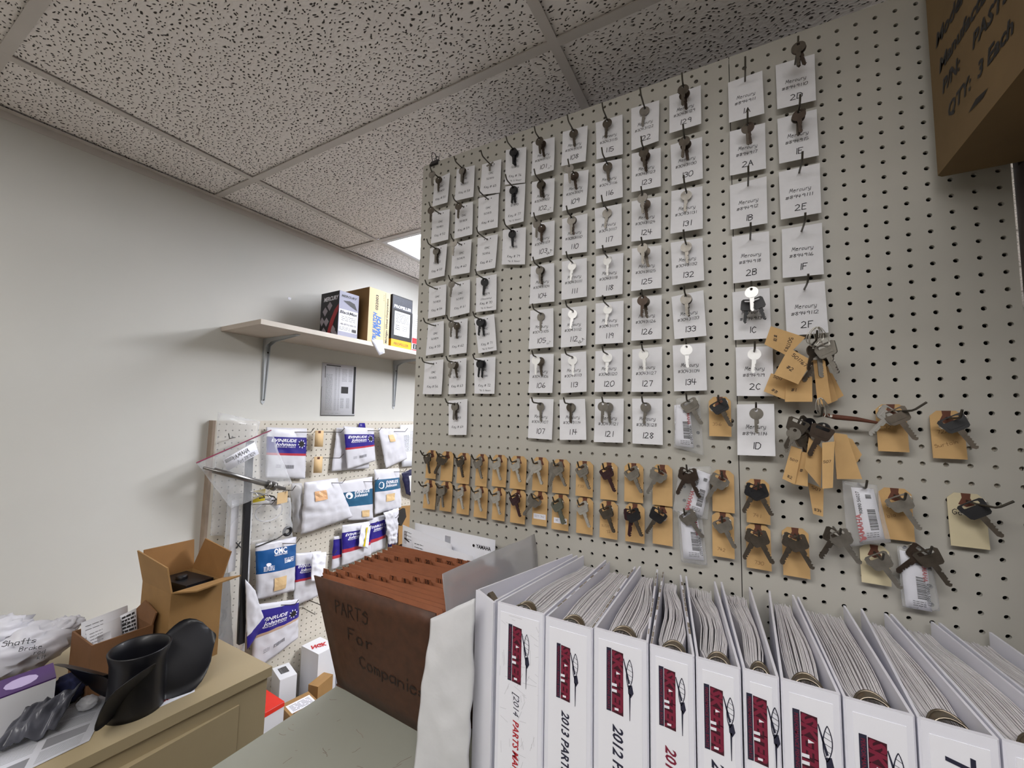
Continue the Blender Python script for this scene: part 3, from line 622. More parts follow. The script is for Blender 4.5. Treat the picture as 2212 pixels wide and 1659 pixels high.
# ---- keys in clear bags
def key_bag(c, lab, name, y, kx, kz, keys_, wr, sn='', logo=True, fold=0):
    t = TH('clear_bag', name, 'bag', (sum(p[0] for p in c)/4, y, c[0][1]), 'bagged keys on the board')
    sh = Sheet([(p[0], y, p[1]) for p in c], BN, bulge=.22, crum=.12, seed=kx, freq=1.3); m_ = MB(); sh.mesh_into(m_, 10, 14, .04); P(m_, 'film', M_clear, t)
    ls = Sheet([(p[0], y-.05, p[1]) for p in lab], BN, bulge=.06); m_ = MB(); ls.mesh_into(m_, 3, 5, .02); P(m_, 'label_sheet', M_insert, t)
    a, b = MB(), MB(); f = ls.fn(.015); W, H = ls.W, ls.H
    if logo: put(a, ftext('YAMAHA', .02), f, W*.2, H*.25, .26, ang=math.pi/2); a.add([f(W*.16+.12*math.cos(k*.8), H*.06+.1*math.sin(k*.8)) for k in range(8)], [tuple(range(8))])
    else: put(a, ftext('YAMAHA', .02), f, W*.78, H*.72, .2, ang=-math.pi/2)
    barcode(b, f, W*.5, H*.2, W*.85, H*.6, seed=int(kx), horiz=True); barcode(b, f, W*.55, H*.8, W*.8, H*.88, seed=int(kx)+3, horiz=True)
    put(b, ftext(wr, .01), f, W*.85 if not logo else W*.3, H*.3 if not logo else H*.72, .17, ang=-math.pi/2 if not logo else math.pi/2); lines(b, f, W*.3, H*.05, W*.8, H*.16, 3, .03)
    P(a, 'red_logo', M_red, t); P(b, 'printing', M_blackprint, t)
    hook(kx, kz, 'steel hook that holds the '+(sn or name), 's')
    for k, (cc, ang) in enumerate(keys_): key(kx, y-.32-.14*k, kz-.08, 'moto', cc, math.radians(ang), -.2, '%s %skey in the %s' % (COLN[cc], 'front ' if k else '', sn), 'slotted keys on the manila tags', k == 0, k+1)
key_bag([(25.6,-25.5),(27.2,-25.3),(27.4,-29.6),(25.4,-29.1)], [(25.45,-26.0),(26.5,-25.9),(26.75,-29.1),(25.5,-29.0)], 'narrow clear bag with barcode label below card 134', -.5, 26.45, -25.7, [('s',30)], '90890-56014', 'narrow clear bag', logo=False)
key_bag([(25.8,-30.5),(27.9,-30.3),(27.6,-34.0),(25.3,-33.7)], [(27.0,-30.6),(27.9,-30.9),(27.25,-33.8),(26.15,-33.55)], 'clear bag with tilted red lettered label left of the seam', -.75, 26.4, -30.7, [('b',-25),('b',25)], '90890', 'clear bag with tilted label')
key_bag([(25.6,-33.7),(27.2,-33.6),(27.5,-37.2),(25.8,-37.3)], [(25.75,-33.7),(26.9,-33.8),(27.3,-36.9),(25.95,-37.0)], 'lower clear bag with barcode label left of the seam', -.5, 26.2, -33.7, [('s',38)], '90890-56027', 'lower clear bag left of the seam', logo=False)
key_bag([(35.1,-30.6),(36.7,-30.7),(37.2,-33.9),(35.2,-34.5)], [(35.5,-30.95),(36.55,-30.95),(36.95,-33.8),(35.85,-34.1)], 'bent clear bag with red lettered label right of the clusters', -1.2, 36.1, -30.9, [], '90890 56027')
key_bag([(37.6,-34.2),(39.0,-34.1),(39.3,-37.5),(37.7,-37.6)], [(37.7,-34.4),(38.85,-34.6),(38.95,-37.6),(37.85,-37.6)], 'clear bag with barcode label lowest on the right', -.6, 38.7, -34.2, [('b',-40),('d',30)], '90890-56017', 'lowest clear bag on the right', logo=False)

# ---- two bunches of old tags on bent wires
def quad_tag(c, y, label, writing=(), rot=0, mt=None, dy=0):
    cs = [V((p[0], y + dy*k, p[1])) for k, p in zip((0, 1, 1, 0), c)]; sh = Sheet(cs, BN, curl=.1)
    t = TH('key_tag', label, 'tag', tuple(cs[0]), 'old manila tags in the two wire bunches'); m_ = MB(); sh.mesh_into(m_, 2, 3, .03, sm=False); P(m_, 'tag_card', mt or M_manila, t)
    if writing:
        m_ = MB()
        for s, u, v, h_, a in writing: put(m_, hand(s, .13, .1), sh.fn(.02), u*sh.W, v*sh.H, h_, ang=a)
        P(m_, 'writing', M_ink, t)
quad_tag([(31.65,-20.8),(33.5,-21.7),(32.5,-22.85),(31.25,-22.0)], -1.6, 'manila tag 18 tilted at upper left of the upper bunch', [('#18',.22,.5,.2,-1.3),('501783',.7,.45,.2,-1.3)])
quad_tag([(32.55,-22.4),(33.75,-23.3),(32.95,-24.75),(31.7,-24.1)], -2.2, 'manila tag 2 at the front of the upper bunch', [('501767',.55,.75,.2,-.25),('#2',.4,.35,.22,-.2)])
quad_tag([(31.6,-23.9),(32.6,-24.2),(32.4,-25.7),(31.15,-25.1)], -1.2, 'manila tag 8 at lower left of the upper bunch', [('5017',.4,.8,.18,-.1),('#8',.4,.15,.2,-.3)])
quad_tag([(32.45,-24.1),(33.8,-24.2),(33.75,-25.8),(32.3,-25.8)], -1.35, 'manila tag 1 at the bottom of the upper bunch', [('#1',.3,.4,.2,0)])
quad_tag([(33.85,-22.9),(34.4,-23.3),(34.6,-25.9),(34.0,-26.0)], -1.5, 'first edge on tag right in the upper bunch', dy=-.5, mt=M_manila)
quad_tag([(34.1,-22.9),(34.6,-23.6),(35.0,-25.7),(34.3,-26.1)], -1.1, 'second edge on tag right in the upper bunch', dy=-.4)
quad_tag([(34.3,-23.6),(34.9,-24.0),(35.4,-25.4),(34.7,-25.9)], -.7, 'rearmost tag right in the upper bunch', dy=-.2)
quad_tag([(32.55,-28.6),(33.1,-28.8),(32.65,-31.0),(32.0,-30.7)], -1.6, 'leftmost tag in the lower bunch, number 82', [('5017',.5,.6,.14,0),('82',.5,.1,.16,0)])
quad_tag([(32.9,-28.9),(33.4,-29.0),(33.3,-31.05),(32.5,-31.0)], -1.4, 'tag number 1 behind the folded one in the lower bunch', [('#',.5,.4,.2,0)], dy=-.3)
quad_tag([(33.4,-28.0),(34.1,-28.7),(33.9,-31.0),(33.1,-29.9)], -2.3, 'creased front tag in the lower bunch', dy=.3)
quad_tag([(34.0,-28.3),(34.6,-28.2),(34.4,-30.9),(33.9,-31.0)], -2.6, 'narrow hanging tag nearest the camera in the lower bunch', [('507',.4,.55,.14,0)])
quad_tag([(34.75,-27.7),(35.4,-27.8),(36.0,-30.4),(34.8,-30.5)], -1.4, 'large clean tag at right of the lower bunch')
quad_tag([(33.4,-30.9),(34.2,-31.2),(34.1,-32.9),(33.6,-32.8)], -1.0, 'tag number 34 hanging lowest in the lower bunch', [('507',.5,.85,.15,0),('#34',.5,.12,.18,0)])
quad_tag([(35.1,-27.8),(35.8,-28.1),(36.2,-29.0),(35.9,-29.5)], -.8, 'small rear tag behind the large clean one', dy=.2)
hook(33.9, -22.1, 'long steel hook that holds the upper bunch of tags', 'f'); hook(34.0, -26.7, 'long steel hook that holds the lower bunch of tags', 'f')
def wires(cx, cz, n, group, lab, seed, y=-2.0):
    rnd = random.Random(seed)
    for k in range(n):
        m_ = MB(); a = rnd.uniform(-.5,.5); w_ = rnd.uniform(.14,.3); L = rnd.uniform(.9,1.6); pts = []
        for i in range(14):
            t = 2*math.pi*i/14; u = w_*math.cos(t); v = -L/2+L/2*math.sin(t); pts.append((cx+u*math.cos(a)-v*math.sin(a), y-.07*k+.2*u, cz+u*math.sin(a)+v*math.cos(a)))
        m_.tube(pts, .025, 5, close=True); ONE(m_, 'wire_loop', M_wire, lab % ['front', 'second', 'third', 'fourth', 'rear'][n-1-k], 'wire', (cx, y, cz), group)
wires(34.0, -21.3, 5, 'bent wires of the upper bunch', '%s bent wire loop of the upper bunch', 3, -2.5)
wires(34.0, -25.6, 4, 'bent wires of the lower bunch', '%s bent wire loop of the lower bunch', 9, -2.4)
rnd = random.Random(5)
for k in range(6): key(34.1+rnd.uniform(-.3,.4), -1.2-.22*k, -22.3-rnd.uniform(0,.7), 'moto' if k % 2 else 'round', 'sdbsds'[k], rnd.uniform(-.6,.6), rnd.uniform(-.8,.8), '%s old key in the upper bunch of tags, %s from the board' % (COLN['sdbsds'[k]], ['first','second','third','fourth','fifth','sixth'][k]), 'old keys in the two wire bunches', False, k)
for k in range(8): key(33.5+rnd.uniform(-.8,.9), -1.1-.2*k, -27.0-rnd.uniform(0,.9), 'moto' if k % 2 else 'round', 'kdbskdsb'[k], rnd.uniform(-1.1,1.1), rnd.uniform(-.8,.8), '%s old key in the lower bunch of tags, %s from the board' % (COLN['kdbskdsb'[k]], ['first','second','third','fourth','fifth','sixth','seventh','eighth'][k]), 'old keys in the two wire bunches', False, k)
m_ = MB(); m_.tube([(34.2,-1.6,-26.6),(34.9,-1.5,-26.75),(35.9,-1.3,-26.85),(36.9,-1.2,-27.05)], [.1,.16,.14,.08], 6); ONE(m_, 'strap', M_patch, 'brown leathery strip sticking out of the lower bunch', 'strap', (34.5,-1.5,-26.7))
# binder clip on the corner of the board
t = TH('binder_clip', 'black binder clip on the top left corner of the board', 'clip', (1.1,.1,.5))
m_ = MB(); m_.prism([(.6,-.32,.15),(.6,.62,.15),(.6,.3,.75),(.6,0,.75)], (1.0,0,0)); P(m_, 'body', M_black, t)
for sy in (-.3, .3):
    m_ = MB(); y0 = .15+sy*.5; m_.tube([(.8,y0,.7),(.75,y0+sy*.5,1.3),(1.0,y0+sy*.8,1.55),(1.3,y0+sy*.5,1.3),(1.35,y0,.7)], .045, 6); P(m_, 'handle', M_black, t)
# ================================================================ TABLE AND BINDERS
TZ = -49.85
t = TH('metal_cabinet', 'grey green metal cabinet top under the binders and folder', 'cabinet', (21, -13, -88.6))
m_ = MB(); m_.box((-.35,-27.5,TZ-1.1),(43.3,-.1,TZ)); P(m_, 'top', M_table, t)
m_ = MB(); m_.box((.2,-26.6,-88.6),(43.1,-.4,TZ-1.1)); P(m_, 'body', M_table, t)
m_ = MB(); rnd = random.Random(2)
for k in range(46):
    x, y = rnd.uniform(.3, 12), rnd.uniform(-24, -9); a = rnd.uniform(0, 3); L = rnd.choice((.15,.3,.6,1.1)); pts = [(x, y)]
    for j in range(3): a += rnd.uniform(-.6,.6); pts.append((pts[-1][0]+L*math.cos(a)/3, pts[-1][1]+L*math.sin(a)/3))
    for p, q in zip(pts, pts[1:]):
        d = V((q[0]-p[0], q[1]-p[1], 0)).normalized(); n = V((-d.y, d.x, 0))*.02; m_.add([V((*p,TZ+.006))-n, V((*q,TZ+.006))-n, V((*q,TZ+.006))+n, V((*p,TZ+.006))+n], [(0,1,2,3)])
put(m_, hand('12', .1), lambda p, q: V((p, q, TZ+.006)), 3.2, -17.0, .8, ang=.6)
P(m_, 'scuff_marks', M_worn, t)
for k in range(3):
    m_ = MB(); z = -62.5-13*k; m_.box((.8,-27.0,z),(42.5,-26.6,z+12)); d = P(m_, 'drawer', M_table, t)
    m_ = MB(); m_.box((18,-27.4,z+9.2),(26,-27.0,z+9.9)); P(m_, 'handle', M_nickel, d)

BZ = -38.15; BB = TZ
BINDERS = [('b1',16.85,19.9,18.4,20.35,'thick binder with faint sketch print and 2014 on its spine'),('b2',19.97,22.68,20.5,22.6,'worn binder marked 2013 on its spine'),
 ('b3',22.75,25.5,22.85,24.2,'binder marked 2012 on its spine'),('b4',25.58,27.6,24.5,25.8,'binder with red 2011 on its spine and torn top edge'),
 ('b5',27.66,29.5,26.05,28.0,'binder right of the red 2011 one, its spine logo on a white patch'),('b6',29.57,30.95,28.3,30.1,'slim binder in the middle of the row'),
 ('b7',31.0,33.05,31.1,32.5,'wide binder right of the slim one'),('b8',33.12,35.28,32.65,35.1,'binder with its spine logo cut by the frame, left of the one lettered UAL'),
 ('b9',35.35,37.5,35.8,37.0,'binder whose spine ends in the letters UAL'),('b10',37.57,40.2,37.15,39.0,'binder with a plain blank spine at the right edge'),
 ('b11',40.3,42.3,39.2,41.3,'rightmost binder half hidden by the frame edge')]
SY = -11.35
def logo(a, b, c, f, cx, top, L, thinp=False):
    """vertical emblem: maroon block with white capitals, navy strip, insect mark; runs downwards"""
    w_ = L*.185
    a.add([f(cx-w_*.5, top-.04), f(cx+w_*.5, top-.04-L*.02), f(cx+w_*.5, top-L), f(cx-w_*.5, top-L*.98)], [(0,1,2,3)])
    F2 = lambda p, q: f(p, q)
    b.add([f(cx-w_*.98, top), f(cx-w_*.55, top), f(cx-w_*.55, top-L*.98), f(cx-w_*.98, top-L*.98)], [(0,1,2,3)], 0)
    put(c, ftext('SKEETER', .05, .2), f, cx-w_*.42, top-L*.5, w_*.86, ang=-math.pi/2, fit=L*.95)
    for q in ([(-.1,.335),(.28,.36),(-.1,.385)], [(-.05,.53),(-.05,.575),(-.5,.575),(-.5,.53)], [(-.05,.62),(-.05,.665),(-.5,.665),(-.5,.62)], [(.1,.9),(.1,.935),(-.25,.935),(-.25,.9)]): c.add([f(cx+p*w_, top-r*L)-V((0,.01,0)) for p, r in q], [tuple(range(len(q)))], 1)
    put(c, ftext('PERFORMANCE FISHING BOATS', .01), f, cx-w_*.88, top-L*.5, w_*.24, ang=-math.pi/2, fit=L*.9)
    # insect: long wing, body, thin tail
    wx = cx+w_*1.05; out_ = []; inn = []
    for k in range(13):
        t_ = k/12; s_ = math.sin(math.pi*t_)**.8; y = top-L*(.1+.45*t_); x = wx-.02+w_*.28*(.5-t_)*.3
        out_.append((x+w_*.3*s_, y)); inn.append((x-w_*.24*s_, y))
    for k in range(12):
        for sd in (out_, inn):
            p, q = sd[k], sd[k+1]; b.add([f(p[0]-.018,p[1]), f(q[0]-.018,q[1]), f(q[0]+.018,q[1]), f(p[0]+.018,p[1])], [(0,1,2,3)], 0)
        if k % 2: p, q = out_[k], inn[k-1]; b.add([f(p[0],p[1]), f(q[0],q[1]), f(q[0],q[1]+.02), f(p[0],p[1]+.02)], [(0,1,2,3)], 0)
    b.add([f(wx-w_*.12,top-L*.48), f(wx-w_*.55,top-L*.12), f(wx-w_*.5,top-L*.1), f(wx+.02,top-L*.46)], [(0,1,2,3)], 0)
    b.add([f(wx-w_*.15,top-L*.5), f(wx+w_*.2,top-L*.48), f(wx+w_*.33,top-L*.6), f(wx+w_*.1,top-L*.68), f(wx-w_*.12,top-L*.62)], [(0,1,2,3,4)], 0)
    b.add([f(wx-.03,top-L*.62), f(wx+.05,top-L*.62), f(wx+.015,top-L*1.03), f(wx-.01,top-L*1.03)], [(0,1,2,3)], 0)
GB = 'white ring binders along the board'
SPEC = {'b1': (.98, 3.15, [('[2014', 'n', 1), ('PARTS MANUAL', 'r', 1)], .36), 'b2': (1.15, 2.85, [('2013 PARTS MANUAL','n',0)], .42), 'b3': (.72, 3.1, [('2012 PARTS MANUAL','n',0)], .5),
        'b4': (.8, 2.75, [('2011 PARTS MANUAL','r',0)], .47), 'b5': (1.0, 2.85, [('2010 PARTS MANUAL','n',0)], .5), 'b6': (.9, 2.8, [('2009 PARTS','n',0)], .42), 'b7': (1.0, 3.1, [('2008','n',0)], .5), 'b8': (1.15, 3.1, [('2007','n',0)], .5)}
for bi, (bid, xl, xr, bl, br, lab) in enumerate(BINDERS):
    t = TH('ring_binder', 'white '+lab, 'binder', ((xl+xr)/2, -6, TZ), GB); rnd = random.Random(bi); top = BZ + rnd.uniform(-.06,.06)
    m_ = MB(); e = .07; w_ = xr-xl
    m_.prism([(xl+e,SY,BB),(xr-e,SY,BB),(xr,SY+.08,BB),(xr,SY+.2,BB),(xl,SY+.2,BB),(xl,SY+.08,BB)], (0,0,top-BB)); P(m_, 'spine', M_white, t)
    for a, b_, nm in ((xl+.06, bl+.06, 'left'), (xr-.06, br-.06, 'right')):
        m_ = MB(); m_.plank((a, SY+.2), (b_, -.55), .11, BB, top); P(m_, 'cover', M_white, t)
        if bi in (1, 3) or (bi == 2 and nm == 'right'):
            m_ = MB(); n = 16
            for k in range(n):
                u = k/n; u2 = (k+.9)/n
                if rnd.random() < .7:
                    pa, pb = V((a+(b_-a)*u, SY+.2+(-.75-SY)*u, top+.012)), V((a+(b_-a)*u2, SY+.2+(-.75-SY)*u2, top+.012)); q = rnd.uniform(.02,.055); m_.add([pa-V((q,0,0)), pb-V((q,0,0)), pb+V((q,0,0)), pa+V((q,0,0))], [(0,1,2,3)])
            P(m_, 'worn_edge', M_worn, t)['kind'] = 'stuff'
    # insert paper on the spine
    y0 = SY-.02; m_ = MB(); m_.box((xl+.28,y0,BB+.3),(xr-.28,SY,top-.42)); P(m_, 'spine_insert', M_insert, t)
    f = lambda p, q, xl=xl, top=top: V((xl+p, SY-.035, top+q))
    if bid in SPEC:
        dt, L, txt, th_ = SPEC[bid]; a, b_, c = MB(), MB(), MB(); cx = w_*.46
        logo(a, b_, c, f, cx, -dt, L); P(a, 'logo_block', [M_maroon, M_insert], t); P(b_, 'logo_insect', M_navy, t)
        m2 = MB(); m2.v = [v-V((0,.012,0)) for v in c.v]; m2.f, m2.m, m2.sm = c.f, c.m, c.sm; P(m2, 'logo_letters', [M_letter, M_insert], t)
        yy = -dt-L-{'b4': .75, 'b5': .3, 'b6': .3}.get(bid, .5); n_, r_ = MB(), MB()
        for s, kk, _ in txt:
            g = ftext(s, .0 if s[0] == '[' else .025, .3); q = n_ if kk == 'n' else r_
            put(q, g, f, cx+.02-th_*.5, yy, th_, ang=-math.pi/2, center=False); yy -= g[2]*th_+.22
        if n_.f: P(n_, 'spine_title', M_navy, t)
        if r_.f: P(r_, 'spine_title', M_letter if bid == 'b4' else M_red, t)
    if bid == 'b9':
        m_ = MB(); put(m_, ftext('PARTS MANUAL', .02, .25), f, w_*.68, -.85-ftext('PARTS MANUAL', .02, .25)[2]*.78, .78, ang=math.pi/2, center=False); P(m_, 'spine_title', M_navy, t)
    if bid == 'b1':
        m_ = MB(); r1 = random.Random(4)
        for k in range(70):
            x, z = r1.uniform(.32, w_-.32), -r1.uniform(.5, 10); L = r1.uniform(.2,.9); a = r1.choice((0, 1.5, .4, 1.9)) + r1.uniform(-.1,.1); x2, z2 = min(max(x+L*math.cos(a), .3), w_-.3), z-L*math.sin(a)
            d = V((x2-x, z2-z)).normalized()*.008; fq = lambda p, q: V((xl+p, SY-.025, top+q)); m_.add([fq(x-d.y, z+d.x), fq(x2-d.y, z2+d.x), fq(x2+d.y, z2-d.x), fq(x+d.y, z-d.x)], [(0,1,2,3)])
        P(m_, 'sketch_print', mat('pale_grey_print', 'c3c3ca', .6), t)
    # pages: a fanned stack of sheets held by the rings
    m_ = MB(); n = int(16 + w_*7); full = .96 if bid not in ('b9',) else .9
    for k in range(n):
        u = (k+.5)/n; xs = xl+.5+(w_-1.0)*u; xe = bl+.25+(br-bl-.5)*(.03+full*u) ; zt = top-.5-rnd.uniform(0,.12); sw = rnd.uniform(-.07,.07); vs = []; m = 7
        for j in range(m+1):
            q = j/m; y = SY+.6 + (-.95-(SY+.6))*q*(1-.04*rnd.random()); 
            blend = q**.6; cx_ = (xl+.2+(w_-.4)*u); x = xs*(1-blend)+xe*blend + (cx_-(xs*(1-blend)+xe*blend))*math.sin(math.pi*min(1, q*1.25))*.6 + sw*math.sin(math.pi*q)
            lo, hi = xl+.06+(bl-xl)*q+.14, xr-.06+(br-xr)*q-.14; x = min(max(x, lo+(hi-lo)*.03*k/n), hi-(hi-lo)*.03*(n-k)/n)
            for dx, z in ((-.02,zt),(.02,zt),(.02,BB+.5),(-.02,BB+.5)): vs.append((x+dx, y, z))
        fs = []
        for j in range(m):
            for q in range(4): fs.append((j*4+q, j*4+(q+1) % 4, (j+1)*4+(q+1) % 4, (j+1)*4+q))
        fs += [(3,2,1,0), (m*4, m*4+1, m*4+2, m*4+3)]; m_.add(vs, fs, 0, False)
    o = P(m_, 'pages', M_page, t); o['kind'] = 'stuff'
    # ring metal: boosters and arches
    xc = (xl+xr)/2
    for z in (top-1.0, top-5.2, top-9.6):
        m_ = MB(); R_ = w_*.30; m_.tube([(xc-R_*math.cos(a), SY+.35+R_*1.0*math.sin(a), z) for a in [math.pi*k/10 for k in range(11)]], .06, 6); P(m_, 'ring', M_nickel, t)
    m_ = MB(); m_.box((xc-.22,SY+.2,BB+.4),(xc+.22,SY+.34,top-.75)); P(m_, 'spine_plate', M_nickel, t)
    hw = min(.7, w_*.3); m_ = MB(); vs = []
    for k in range(13):
        a_ = math.pi*k/12; s_ = math.sin(a_); x = xc-hw*math.cos(a_)
        for y, z in ((SY+.3+.35*s_, top-.6+.58*s_), (SY+.55+.75*s_, top-.62+.52*s_)): vs.append((x, y, z))
    m_.add(vs, [(2*k, 2*k+1, 2*k+3, 2*k+2) for k in range(12)], 0, True); m_.add([V(v)-V((0,0,.07)) for v in vs], [(2*k, 2*k+2, 2*k+3, 2*k+1) for k in range(12)], 0, True)
    m_.tube([vs[2*k] for k in range(13)], .05, 6); m_.tube([vs[2*k+1] for k in range(13)], .05, 6)
    P(m_, 'lever', M_nickel, t)
# turned binder at the left end
t = TH('ring_binder', 'white binder turned askew at the left end, mostly behind the 2014 one', 'binder', (16, -6, TZ), GB)
m_ = MB(); m_.prism([(14.75,-10.45,BB),(16.66,-11.45,BB),(16.7,-11.3,BB),(14.85,-10.25,BB)], (0,0,BZ-BB)); P(m_, 'spine', M_white, t)
m_ = MB(); m_.plank((14.85,-10.3),(17.5,-.5),.11,BB,BZ); P(m_, 'cover', M_white, t); m_ = MB(); m_.plank((16.6,-11.15),(17.95,-.6),.11,BB,BZ); P(m_, 'cover', M_white, t)
m_ = MB()
for k in range(9): m_.plank((15.55+.07*k,-9.9-.04*k),(17.5+.03*k,-1.2),.04,BB+.5,BZ-.7-.02*k)
o = P(m_, 'pages', M_page, t); o['kind'] = 'stuff'
m_ = MB(); m_.prism([(15.3,-10.2,BZ-.4),(15.6,-10.3,BZ-.05),(15.8,-10.4,BZ-.1),(16.3,-10.6,BZ-.4),(15.9,-10.5,BZ-.3)], (.1,.35,0)); P(m_, 'lever', M_nickel, t)

# ================================================================ ACCORDION FOLDER
t = TH('accordion_folder', 'brown accordion folder hand lettered Parts For Companies', 'folder', (5.5, -5, TZ))
c4 = [(-.55,-10.85,-40.1),(12.1,-11.15,-39.95),(11.3,-8.75,TZ),(-.3,-8.15,TZ)]; fr = Sheet(c4, (0,-1,.25), bulge=.35, seed=3)
m_ = MB(); fr.mesh_into(m_, 8, 8, .14); P(m_, 'front_panel', M_folder, t)
m_ = MB(); ff = fr.fn(.03); 
for s, u_, v_, fit_ in (('PARTS',.33,.74,3.6), ('For',.38,.54,2.6), ('Companies',.62,.33,6.6)):
    m_ = MB(); put(m_, hand(s, .12, .12), ff, fr.W*u_, fr.H*v_, 1.05, ang=-.03, fit=fit_); P(m_, 'lettering_line', M_foldink, t)
N = 26
def dv(k): q = k/N; return q
for k in range(N):
    q = k/N; sag = .55*math.sin(math.pi*q); yt = -10.5+8.3*q; yb = -8.0+6.6*q; zt = -40.25-.25*sag+.35*q+.16*(k % 2)+random.uniform(-.05,.05); x0, x1 = -.4+.1*random.random(), 11.9-.25*q
    sh = Sheet([(x0,yt,zt),(x1,yt,zt),(x1,yb,TZ+.15),(x0,yb,TZ+.15)], (0,-1,.2), bulge=-.3 if k % 2 else -.2); m_ = MB(); sh.mesh_into(m_, 8, 3, .05)
    o = P(m_, 'divider', M_divider, t)
    if 0 < k:
        j = (k-1) % 13 if k < 14 else (k-14) % 12; tx = x0+.1+j*.9; u0, u1 = (tx-x0)/(x1-x0), (tx+.82-x0)/(x1-x0); m_ = MB()
        P0, P1 = sh.at(u0, 0), sh.at(u1, 0); up_ = V((0,-.08,.42)); sl = V((.1,0,0)); m_.prism([P0, P1, P1+up_-sl, P0+up_+sl], (0,.05,0)); tb = P(m_, 'index_tab', M_divider, o)
        m_ = MB(); put(m_, ftext(str(k), .015), lambda p, z: P0+(P1-P0)*(p/.82)+up_*(z/.42)+V((0,-.02,0)), .41, .06, .32); P(m_, 'number', M_blackprint, tb)
m_ = MB()
for k in range(N):          # pleated gussets at the two ends
    for x, d in ((-.5,-.22),(11.95,.22)):
        q0, q1, qm = k/N, (k+1)/N, (k+.5)/N; z = lambda q: -40.4-.12*math.sin(math.pi*q)+.3*q
        A_, B_, C_ = V((x,-10.6+9.7*q0,z(q0))), V((x+d,-10.6+9.7*qm,z(qm)-.05)), V((x,-10.6+9.7*q1,z(q1))); a_, b_, c_ = V((x,-8.0+7.4*q0,TZ+.05)), V((x+d,-8.0+7.4*qm,TZ+.05)), V((x,-8.0+7.4*q1,TZ+.05))
        m_.add([A_,B_,C_,a_,b_,c_], [(0,1,4,3),(1,2,5,4)])
o = P(m_, 'pleated_gusset', M_folder, t); o['kind'] = 'stuff'
m_ = MB(); m_.box((-.45,-8.2,TZ),(11.5,-.45,TZ+.12)); P(m_, 'bottom_panel', M_folder, t)
sh = Sheet([(-.4,-.75,-39.8),(11.9,-.75,-39.7),(11.5,-.5,TZ),(-.4,-.5,TZ)], (0,-1,0)); m_ = MB(); sh.mesh_into(m_, 1, 1, .1); P(m_, 'back_panel', M_folder, t)
GP = 'papers standing in the accordion folder'
for k, (c, lab, logo_) in enumerate([([(-.2,-1.3,-38.1),(6.2,-1.6,-38.9),(6.0,-1.3,-45),(-.2,-1.2,-45)], 'creased white sheet at the left of the folder papers', 0), ([(1.2,-1.05,-37.75),(10.5,-1.0,-38.0),(10.4,-.9,-46),(1.2,-.9,-46)], 'white sheet headed with a small black logo', 1), ([(1.6,-1.9,-38.9),(8.7,-1.8,-39.5),(8.6,-1.4,-46),(1.5,-1.4,-46)], 'plain front sheet of the folder papers', 0)]):
    s_ = Sheet(c, BN, crum=.05, seed=k, freq=.3); m_ = MB(); s_.mesh_into(m_, 8, 3, .01); b_ = MB(); f = s_.fn(.03)
    if logo_: put(b_, ftext('YAMAHA', .02), f, s_.W-1.2, s_.H-1.05, .34, fit=1.55); b_.add([f(s_.W-2.25+.14*math.cos(a), s_.H-.9+.14*math.sin(a)) for a in range(6)], [tuple(range(6))])
    else: lines(b_, f, s_.W*.05, s_.H-1.3, s_.W*.2, s_.H-.35, 3, .05, seed=k); lines(b_, f, s_.W*.5, s_.H-1.0, s_.W*.66, s_.H-.85, 1, .05, seed=k+4); b_.add([f(.3, s_.H-1.2), f(1.0, s_.H-1.4), f(1.0, s_.H-1.28), f(.4, s_.H-1.05)], [(0,1,2,3)]) if k == 0 else None
    o = TH('paper_sheet', lab, 'paper', c[0], GP); P(m_, 'sheet', M_paper, o); P(b_, 'printing', M_blackprint, o)
# clear sleeve and foam wrap between folder and binders
s_ = Sheet([(12.7,-11.3,-37.3),(14.3,-.6,-37.0),(14.9,-.7,-43),(12.9,-10.0,-45)], (-1,-.3,0), bulge=.12, crum=.2, seed=5, freq=.3); m_ = MB(); s_.mesh_into(m_, 12, 8, .05)
ONE(m_, 'plastic_sleeve', M_clear2, 'cloudy clear plastic sleeve standing between the brown folder and the binders', 'plastic sleeve', (12,-6,-42))
s_ = Sheet([(12.35,-11.75,-39.95),(15.45,-11.6,-38.1),(15.3,-11.6,TZ+.05),(11.7,-12.3,TZ+.05)], (-.5,-1,.1), bulge=.3, crum=.22, seed=9, freq=.28); m_ = MB(); s_.mesh_into(m_, 22, 34, .15)
ONE(m_, 'foam_wrap', M_foam, 'lumpy white padded envelope standing left of the binders', 'envelope', (12.5,-10,-45))

# ================================================================ BIG CARTON AND SHELF UNIT AT THE RIGHT
SU = 43.62
t = TH('shelf_unit', 'dark brown wooden shelf unit at the right edge', 'shelf unit', (50, -10, -88.6))
for x in (43.66, 66): m_ = MB(); m_.box((x,-18,-88.6),(x+.7,-.1,-13.3)); P(m_, 'side_panel', M_brownwood, t)
for z in (-13.3, -31, -49): m_ = MB(); m_.box((44.36 if z < -14 else 43.66,-18,z),(66 if z < -14 else 66.7,-.1,z+.7)); P(m_, 'shelf', M_brownwood, t)
m_ = MB(); m_.box((44.36,-.6,-88.6),(66,-.1,-13.3)).box((43.66,-.6,-12.6),(66.7,-.1,6)); P(m_, 'back_panel', M_brownwood, t)
t = TH('carton', 'large worn kraft carton high at the right with black lettering', 'box', (48,-11,-12.5))
bx0, bx1, by0, by1, bz0, bz1 = 40.2, 57, -22, -.95, -12.55, 5.5
m_ = MB(); e = .25
m_.prism([(bx0+e,by1,bz0),(bx1,by1,bz0),(bx1,by0,bz0),(bx0+e,by0,bz0),(bx0,by0+e,bz0),(bx0,by1-e,bz0)], (0,0,bz1-bz0)); P(m_, 'body', M_bigcarton, t)
m_ = MB(); f = lambda p, q: V((bx0-.03, by1-p, bz0+q))
